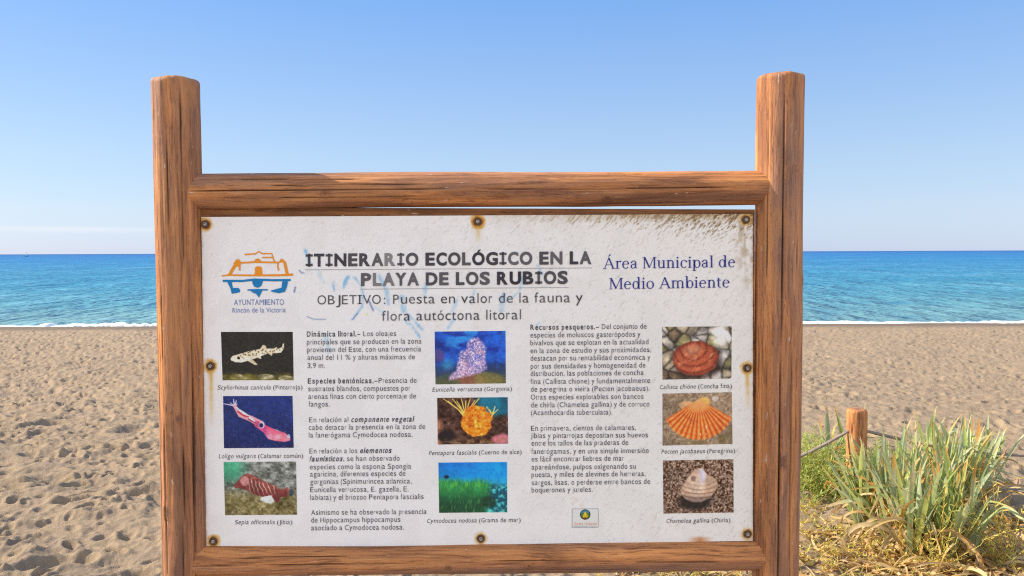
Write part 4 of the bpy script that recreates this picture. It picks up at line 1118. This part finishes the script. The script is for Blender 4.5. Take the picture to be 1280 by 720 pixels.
# ------------------------------------------------------------------ bollards and ropes
def gz(x, y): return float(ground_h(np.array([x]), np.array([y]))[0])
bp = on_ground(np.array(1069.5), np.array(622.0))
BX, BY = bp[0], bp[1]
BTOP = 1.5 - (513.5 - 315) / 1000 * BY * 1.0 + 0.001
spots = [(BX, BY), (BX + 2.4, BY + 0.10), (BX - 1.9, BY - 0.05)]
labels = ['short round wooden bollard rising behind the strap leaved plants, ropes tied on both sides', 'wooden rope bollard further along to the right', 'wooden rope bollard hidden behind the sign panel']
for k, ((x, y), lb) in enumerate(zip(spots, labels)):
    r0 = np.array([x, y, gz(x, y) - 0.02])
    root = empty('bollard', r0); tag(root, lb, 'bollard', 'wooden bollards of the rope fence')
    log('post', (x, y, -0.25), (x, y, BTOP), 0.0585, WOOD_BO, root, r0, face=(1, 0, 0), seed=41 + 7 * k, nseg=72, nrow=120, round1=0.016,
        cracks=[(-60, 0.3, 0.85, 0.0016, 0.010), (-110, 0.25, 0.6, 0.0010, 0.005)], knots=[(-75, 0.70, 0.007)], rough=1.3)
def rope(p0, p1, sag, rad, label):
    n = 150; t = np.linspace(0, 1, n); P = np.outer(1 - t, p0) + np.outer(t, p1); P[:, 2] -= 4 * sag * t * (1 - t)
    P[:, 2] += 0.006 * (vnoise(t * 14, t * 0, 3) - .5)
    d = np.gradient(P, axis=0); d /= np.linalg.norm(d, axis=1, keepdims=True)
    b1 = np.cross(d, [0, 1.0, 0]); b1 /= np.linalg.norm(b1, axis=1, keepdims=True); b2 = np.cross(d, b1)
    k = 12; th = np.linspace(0, 2 * math.pi, k, endpoint=False)
    tw = th[None, :] + t[:, None] * 0
    lay = rad * (1 + 0.12 * np.cos(3 * (th[None, :] - t[:, None] * 120)))
    V = P[:, None, :] + lay[..., None] * (np.cos(tw)[..., None] * b1[:, None, :] + np.sin(tw)[..., None] * b2[:, None, :])
    o = link_mesh('rope', V.reshape(-1, 3), grid_faces(n, k, True), ROPE, None, np.array(p0))
    tag(o, label, 'rope', 'ropes of the fence')
RZ = 1.5 - (541 - 315) / 1000 * BY
rope((BX - 0.055, BY - 0.01, RZ), (BX - 1.9 + 0.055, BY - 0.06, RZ), 0.28, 0.0098, 'grey rope sagging steeply from the bollard towards the sign')
rope((BX + 0.055, BY, RZ), (BX + 2.4 - 0.055, BY + 0.10, RZ), 0.172, 0.0090, 'grey rope running behind the plants to the right of the bollard')

# ------------------------------------------------------------------ plants
class Leaves:
    def __init__(self): self.v = []; self.f = []; self.c = []; self.n = 0
    def ribbon(self, P, Wd, up, cols, chan=0.25):
        """a strap along P with widths Wd, side vector from `up`; slightly channelled"""
        n = len(P); d = np.gradient(P, axis=0); d /= np.linalg.norm(d, axis=1, keepdims=True) + 1e-9
        s = np.cross(d, up); s /= np.linalg.norm(s, axis=1, keepdims=True) + 1e-9; nn = np.cross(s, d)
        V = np.stack([P - s * Wd[:, None] / 2 + nn * (Wd * chan)[:, None], P, P + s * Wd[:, None] / 2 + nn * (Wd * chan)[:, None]], 1).reshape(-1, 3)
        self.v.append(V); self.c.append(np.repeat(cols, 3, 0))
        self.f.append(grid_faces(n, 3) + self.n); self.n += len(V)
    def tube(self, P, rad, col):
        n = len(P); d = np.gradient(P, axis=0); d /= np.linalg.norm(d, axis=1, keepdims=True) + 1e-9
        ref = np.array([0.31, 0.9, 0.2]); b1 = np.cross(d, ref); b1 /= np.linalg.norm(b1, axis=1, keepdims=True) + 1e-9; b2 = np.cross(d, b1)
        rad = np.broadcast_to(rad, (n,)); V = np.concatenate([(P + rad[:, None] * (math.cos(q) * b1 + math.sin(q) * b2))[:, None, :] for q in (0, 2.094, 4.189)], 1).reshape(-1, 3)
        self.v.append(V); self.c.append(np.repeat(np.broadcast_to(col, (n, 3)), 3, 0)); self.f.append(grid_faces(n, 3, True) + self.n); self.n += len(V)
    def build(self, name, mat, parent=None, origin=None):
        if not self.v: return None
        return link_mesh(name, np.concatenate(self.v), np.concatenate(self.f), mat, parent, origin, True, {'Col': np.concatenate(self.c)})
U_ = RNG.uniform
GREENS = np.array([(0.47, 0.55, 0.25), (0.51, 0.58, 0.31), (0.35, 0.46, 0.13), (0.53, 0.60, 0.38), (0.50, 0.55, 0.16), (0.44, 0.53, 0.27), (0.52, 0.58, 0.26)])
ORANGES = np.array([(0.68, 0.36, 0.08), (0.72, 0.48, 0.18), (0.60, 0.27, 0.05), (0.76, 0.58, 0.32), (0.68, 0.46, 0.14)])
def strap(Lv, base, az, lean, length, width, droop, tipdry, twist=0.0, cols=None):
    n = 13; t = np.linspace(0, 1, n)
    ang = lean + droop * t ** 2                      # angle from the vertical
    if U_(0, 1) < 0.30: ang = ang + U_(0.5, 2.0) * sst(0, 0.12, t - U_(0.50, 0.85))
    dl = length / (n - 1)
    hor = np.cumsum(np.sin(ang) * dl); ver = np.cumsum(np.cos(ang) * dl)
    azt = az + twist * t
    P = np.stack([base[0] + hor * np.cos(azt), base[1] + hor * np.sin(azt), base[2] + ver], 1)
    Wd = width * (0.62 + 0.38 * np.sin(np.minimum(t * 1.9, 1.57))) * np.clip((1 - t) / 0.30, 0, 1) ** 0.65 * (0.88 + 0.24 * vnoise(t * 7 + az * 9, t * 0, 4)) + 0.0012
    g = GREENS[RNG.integers(len(GREENS))] * U_(0.85, 1.15) if cols is None else cols
    o = ORANGES[RNG.integers(len(ORANGES))]
    k = sst(1 - tipdry, 1 - tipdry * 0.55 + 0.02, t)[:, None] if tipdry > 0 else np.zeros((n, 1))
    c = np.broadcast_to(g, (n, 3)) * (1 - k) + o * k
    pale = sst(0.18, 0.0, t)[:, None] * 0.5; c = c * (1 - pale) + np.array((0.52, 0.50, 0.33)) * pale
    yaw_ = az + U_(-0.9, 0.9); up = np.array([math.cos(yaw_), math.sin(yaw_), 0.25])
    Lv.ribbon(P, Wd, np.array([math.cos(yaw_ + 3.14), math.sin(yaw_ + 3.14), 0.6]), c, U_(0.05, 0.22))
def dried(Lv, base, az, length, width, kind):
    n = 14; t = np.linspace(0, 1, n); dl = length / (n - 1)
    if kind == 'limp': ang = U_(0.1, 0.6) + U_(1.8, 3.0) * t ** U_(0.8, 1.6)
    else: ang = 1.45 + 0.35 * np.sin(t * U_(3, 8) + U_(0, 6))
    hor = np.cumsum(np.sin(ang) * dl); ver = np.cumsum(np.cos(ang) * dl)
    azt = az + U_(-1.2, 1.2) * t
    P = np.stack([base[0] + np.cumsum(np.sin(ang) * dl * np.cos(azt)), base[1] + np.cumsum(np.sin(ang) * dl * np.sin(azt)), base[2] + ver], 1)
    gh = ground_h(P[:, 0], P[:, 1]) + 0.008; P[:, 2] = np.maximum(P[:, 2], gh + 0.014 * vnoise(t * 5, t * 0 + az, 3))
    Wd = width * (0.5 + 0.5 * np.sin(t * 3.14) ** 0.5) + 0.001
    c = ORANGES[RNG.integers(len(ORANGES))] * U_(0.75, 1.15); pl = ORANGES[3] * U_(0.8, 1.1); k = (vnoise(t * 4 + az * 7, t * 0, 9))[:, None]
    tw = U_(0, 6) + U_(-3, 3) * t; up = np.stack([0.7 * np.cos(tw), 0.7 * np.sin(tw), 0.8 + 0 * t], 1)
    Lv.ribbon(P, Wd, up, np.broadcast_to(c, (n, 3)) * (1 - k) + pl * k, U_(0.1, 0.4))

def clump(px, py, ngreen, ndry, lmin, lmax, spread, bias, lean, label):
    g = on_ground(np.array(float(px)), np.array(float(py))); r0 = np.array([g[0], g[1], gz(g[0], g[1])])
    root = empty('sea_daffodil', r0); tag(root, label, 'plant', 'strap leaved beach plants')
    A = Leaves(); D = Leaves()
    nb = max(3, ngreen // 9)
    bulbs = [(g[0] + U_(-1, 1) * spread, g[1] + U_(-1, 1) * spread * 0.8) for _ in range(nb)]
    for i in range(ngreen):
        bx, by = bulbs[i % nb]; bx += U_(-.022, .022); by += U_(-.022, .022)
        az = U_(0, 6.283); ln = abs(RNG.normal(0, lean)) + 0.04
        hx = math.cos(az) * math.sin(ln) + bias[0]; hy = math.sin(az) * math.sin(ln) + bias[1]
        az2 = math.atan2(hy, hx); ln2 = min(math.hypot(hx, hy), 0.95)
        strap(A, (bx, by, gz(bx, by) - 0.02), az2, ln2, U_(lmin, lmax), U_(0.014, 0.028), U_(-0.1, 0.5), RNG.choice([0.0, 0.06, 0.15, 0.3], p=[.18, .32, .28, .22]), U_(-.4, .4))
    for i in range(ndry):
        bx, by = bulbs[RNG.integers(nb)]; bx += U_(-.05, .05); by += U_(-.05, .05)
        if i % 3 == 0:
            strap(D, (bx, by, gz(bx, by) - 0.01), U_(0, 6.28), U_(0.1, 0.5), U_(lmin, lmax) * 0.8, U_(0.014, 0.024), U_(0.2, 1.4), 0, U_(-1, 1), ORANGES[RNG.integers(5)] * U_(.8, 1.1))
        else: dried(D, (bx, by, gz(bx, by) + 0.03), U_(0, 6.28), U_(0.22, 0.48), U_(0.012, 0.024), 'limp')
    A.build('green_leaves', LEAF, root, r0); D.build('dried_leaves', DRY, root, r0)
clump(1160, 694, 136, 64, 0.34, 0.56, 0.15, (0.02, 0.0), 0.26, 'largest grey green strap leaved clump, in front with dried orange leaves at its foot')
clump(1098, 660, 84, 36, 0.34, 0.54, 0.13, (-0.20, 0.0), 0.24, 'strap leaved clump leaning left across the bollard foot')
clump(1196, 640, 74, 30, 0.34, 0.56, 0.12, (0.10, 0.03), 0.24, 'strap leaved clump leaning right below the rope')
clump(1150, 640, 104, 30, 0.36, 0.56, 0.22, (0.03, 0.02), 0.22, 'dense strap leaved clump standing just right of the bollard')
clump(1186, 612, 84, 22, 0.28, 0.50, 0.18, (0.10, 0.05), 0.20, 'strap leaved clump behind the others, touching the rope')
clump(1046, 606, 22, 5, 0.36, 0.52, 0.10, (-0.02, 0.0), 0.18, 'small upright strap leaved clump behind the rope left of the bollard')

def low_weeds(spots):
    S = Leaves()
    for (px, py, nst, sp, hm) in spots:
        g = on_ground(np.array(float(px)), np.array(float(py)))
        for i in range(nst):
            bx, by = g[0] + RNG.normal(0, sp), g[1] + RNG.normal(0, sp); n = 9; t = np.linspace(0, 1, n); H = U_(0.04, hm); az = U_(0, 6.283); k = U_(0.2, 1.6)
            P = np.stack([bx + math.cos(az) * k * H * t + 0.01 * (vnoise(t * 5 + i, t * 0, i) - .5), by + math.sin(az) * k * H * t + 0.01 * (vnoise(t * 5 + i, t * 0 + 3, i) - .5), gz(bx, by) - .006 + H * t * (1 - 0.3 * t)], 1)
            P[:, 2] = np.maximum(P[:, 2], ground_h(P[:, 0], P[:, 1]) + .003)
            S.tube(P, 0.0015 * (1.1 - 0.6 * t), YEL[RNG.integers(4)] * U_(.8, 1.2))
            for b in range(int(U_(6, 14))):
                j = RNG.integers(1, n); a2 = U_(0, 6.283); l2 = U_(0.010, 0.034); dirv = np.array([math.cos(a2) * .8, math.sin(a2) * .8, U_(.0, 1.0)])
                S.ribbon(P[j] + dirv * l2 * np.linspace(0, 1, 4)[:, None], np.array([.0022, .0050, .0044, .001]) * U_(.8, 1.6), np.array([math.sin(a2), math.cos(a2), .4]), np.broadcast_to(YEL[RNG.integers(4)] * U_(.75, 1.25), (4, 3)), .2)
    o = S.build('low_weeds', WEED); tag(o, 'low straggling yellow weeds spread over the sand under the sign and plants', None, None, 'stuff')
def weed(px, py, nst, hmin, hmax, bias, name, label, cols, group, leafy=0.5, spread=0.10, thick=0.0016):
    g = on_ground(np.array(float(px)), np.array(float(py))); r0 = np.array([g[0], g[1], gz(g[0], g[1])])
    S = Leaves(); 
    for i in range(nst):
        bx, by = g[0] + RNG.normal(0, spread), g[1] + RNG.normal(0, spread)
        n = 12; H = U_(hmin, hmax); t = np.linspace(0, 1, n)
        az = U_(0, 6.283); k = U_(0.05, 0.95)
        dx = math.cos(az) * k + bias[0]; dy = math.sin(az) * k + bias[1]
        P = np.stack([bx + dx * H * t ** 1.3 + 0.014 * (vnoise(t * 6 + i, t * 0, i) - .5) * 2, by + dy * H * t ** 1.3 + 0.014 * (vnoise(t * 6 + i, t * 0 + 3, i) - .5) * 2, gz(bx, by) - .01 + H * t * (1 - 0.25 * k * t)], 1)
        col = cols[RNG.integers(len(cols))] * U_(.8, 1.2)
        S.tube(P, thick * (1.1 - 0.6 * t), col)
        nb = int(U_(0.6, 1.4) * 20 * leafy)
        for b in range(nb):
            q = U_(0.12, 1.0); j = int(q * (n - 1)); a2 = U_(0, 6.283); l2 = U_(0.012, 0.045)
            dirv = np.array([math.cos(a2) * .8, math.sin(a2) * .8, U_(.2, 1.0)]); tt2 = np.linspace(0, 1, 4)[:, None]
            pp = P[j] + dirv * l2 * tt2
            c2 = cols[RNG.integers(len(cols))] * U_(.8, 1.25)
            S.ribbon(pp, np.array([.0022, .0048, .0044, .001]) * U_(.8, 1.5), np.array([math.sin(a2), math.cos(a2), .4]), np.broadcast_to(c2, (4, 3)), .2)
    o = S.build(name, WEED, None, r0); tag(o, label, 'weed' if 'weed' in name else 'shrub', group)
YEL = np.array([(0.78, 0.60, 0.11), (0.72, 0.63, 0.17), (0.80, 0.54, 0.14), (0.64, 0.62, 0.15)])
YGR = np.array([(0.52, 0.60, 0.14), (0.62, 0.65, 0.17), (0.42, 0.55, 0.14), (0.70, 0.62, 0.17), (0.48, 0.60, 0.22)])
GW = 'yellow wiry weeds at the foot of the sign'
weed(1255, 712, 26, 0.22, 0.62, (-0.10, 0.0), 'wiry_weed', 'tall yellow wiry weed with long crossing stems right of the largest strap leaved clump', YEL, GW, .7, .022)
weed(1176, 716, 22, 0.20, 0.52, (0.06, 0.0), 'wiry_weed', 'yellow wiry weed growing up in front of the largest strap leaved clump', YEL, GW, .8, .022)
weed(1018, 612, 260, 0.16, 0.42, (0.02, 0.0), 'feathery_shrub', 'feathery yellow green shrub beside the right post, under the sagging rope', YGR, None, 1.5, .14, .0018)

low_weeds([(1012, 668, 34, .10, .20), (1030, 712, 40, .13, .18), (1085, 700, 26, .12, .16), (1140, 716, 30, .14, .18), (1240, 700, 40, .16, .2), (890, 714, 90, .26, .15), (1020, 640, 14, .06, .12)])
# dried leaf litter lying on the sand
D = Leaves()
def litter(n, x0, x1, y0, y1, lo, hi):
    for i in range(n):
        g = on_ground(np.array(U_(x0, x1)), np.array(U_(y0, y1)))
        dried(D, (g[0], g[1], gz(g[0], g[1]) + 0.012), U_(0, 6.283), U_(lo, hi), U_(0.006, 0.022), 'flat')
litter(300, 1070, 1290, 655, 722, 0.08, 0.30)
litter(200, 1130, 1285, 690, 735, 0.10, 0.30)
litter(150, 1000, 1130, 668, 735, 0.05, 0.18)
litter(120, 780, 1000, 695, 730, 0.06, 0.22)
litter(50, 1180, 1290, 640, 690, 0.08, 0.26)
o = D.build('dry_leaf_litter', DRY)
tag(o, 'dried orange strap leaves scattered on the sand under the plants', None, None, 'stuff')

# ------------------------------------------------------------------ a far boat
dist = 900.0
d = ray(np.array(33.0), np.array(318.0)); bxp = d[0] / d[1] * dist
r0 = np.array([bxp, dist, SEA_Z])
root = empty('sailing_boat', r0); tag(root, 'tiny sailing boat far out on the horizon', 'boat')
def simple(name, V, F, col, rough=.6):
    M = Mat(name + '_paint'); M.set(Base_Color=M.ramp(M.noise(obj_coord(M), 3.0), [(0.3, tuple(c * .85 for c in col)), (0.7, col)]), Roughness=rough)
    return link_mesh(name, np.array(V, float) + r0, F, M.m, root, r0, False)
hv = [(-1.6, -.6, 1.0), (1.2, -.6, .9), (2.2, 0, 1.1), (1.2, .6, .9), (-1.6, .6, 1.0), (-1.4, -.35, -.2), (1.0, -.35, -.2), (1.7, 0, -.2), (1.0, .35, -.2), (-1.4, .35, -.2)]
simple('hull', hv, [(0, 1, 2, 3, 4), (9, 8, 7, 6, 5), (0, 5, 6, 1), (1, 6, 7, 2), (2, 7, 8, 3), (3, 8, 9, 4), (4, 9, 5, 0)], (0.10, 0.10, 0.14))
simple('sail', [(-1.2, -.03, 1.4), (.5, -.03, 1.4), (.5, -.03, 5.2), (-1.2, .03, 1.4), (.5, .03, 1.4), (.5, .03, 5.2)], [(0, 1, 2), (5, 4, 3), (0, 3, 4, 1), (1, 4, 5, 2), (2, 5, 3, 0)], (0.75, 0.75, 0.72))
simple('mast', [(.52, -.05, .9), (.62, -.05, .9), (.62, .05, .9), (.52, .05, .9), (.52, -.05, 5.6), (.62, -.05, 5.6), (.62, .05, 5.6), (.52, .05, 5.6)], [(0, 3, 2, 1), (4, 5, 6, 7), (0, 1, 5, 4), (1, 2, 6, 5), (2, 3, 7, 6), (3, 0, 4, 7)], (0.5, 0.5, 0.5))
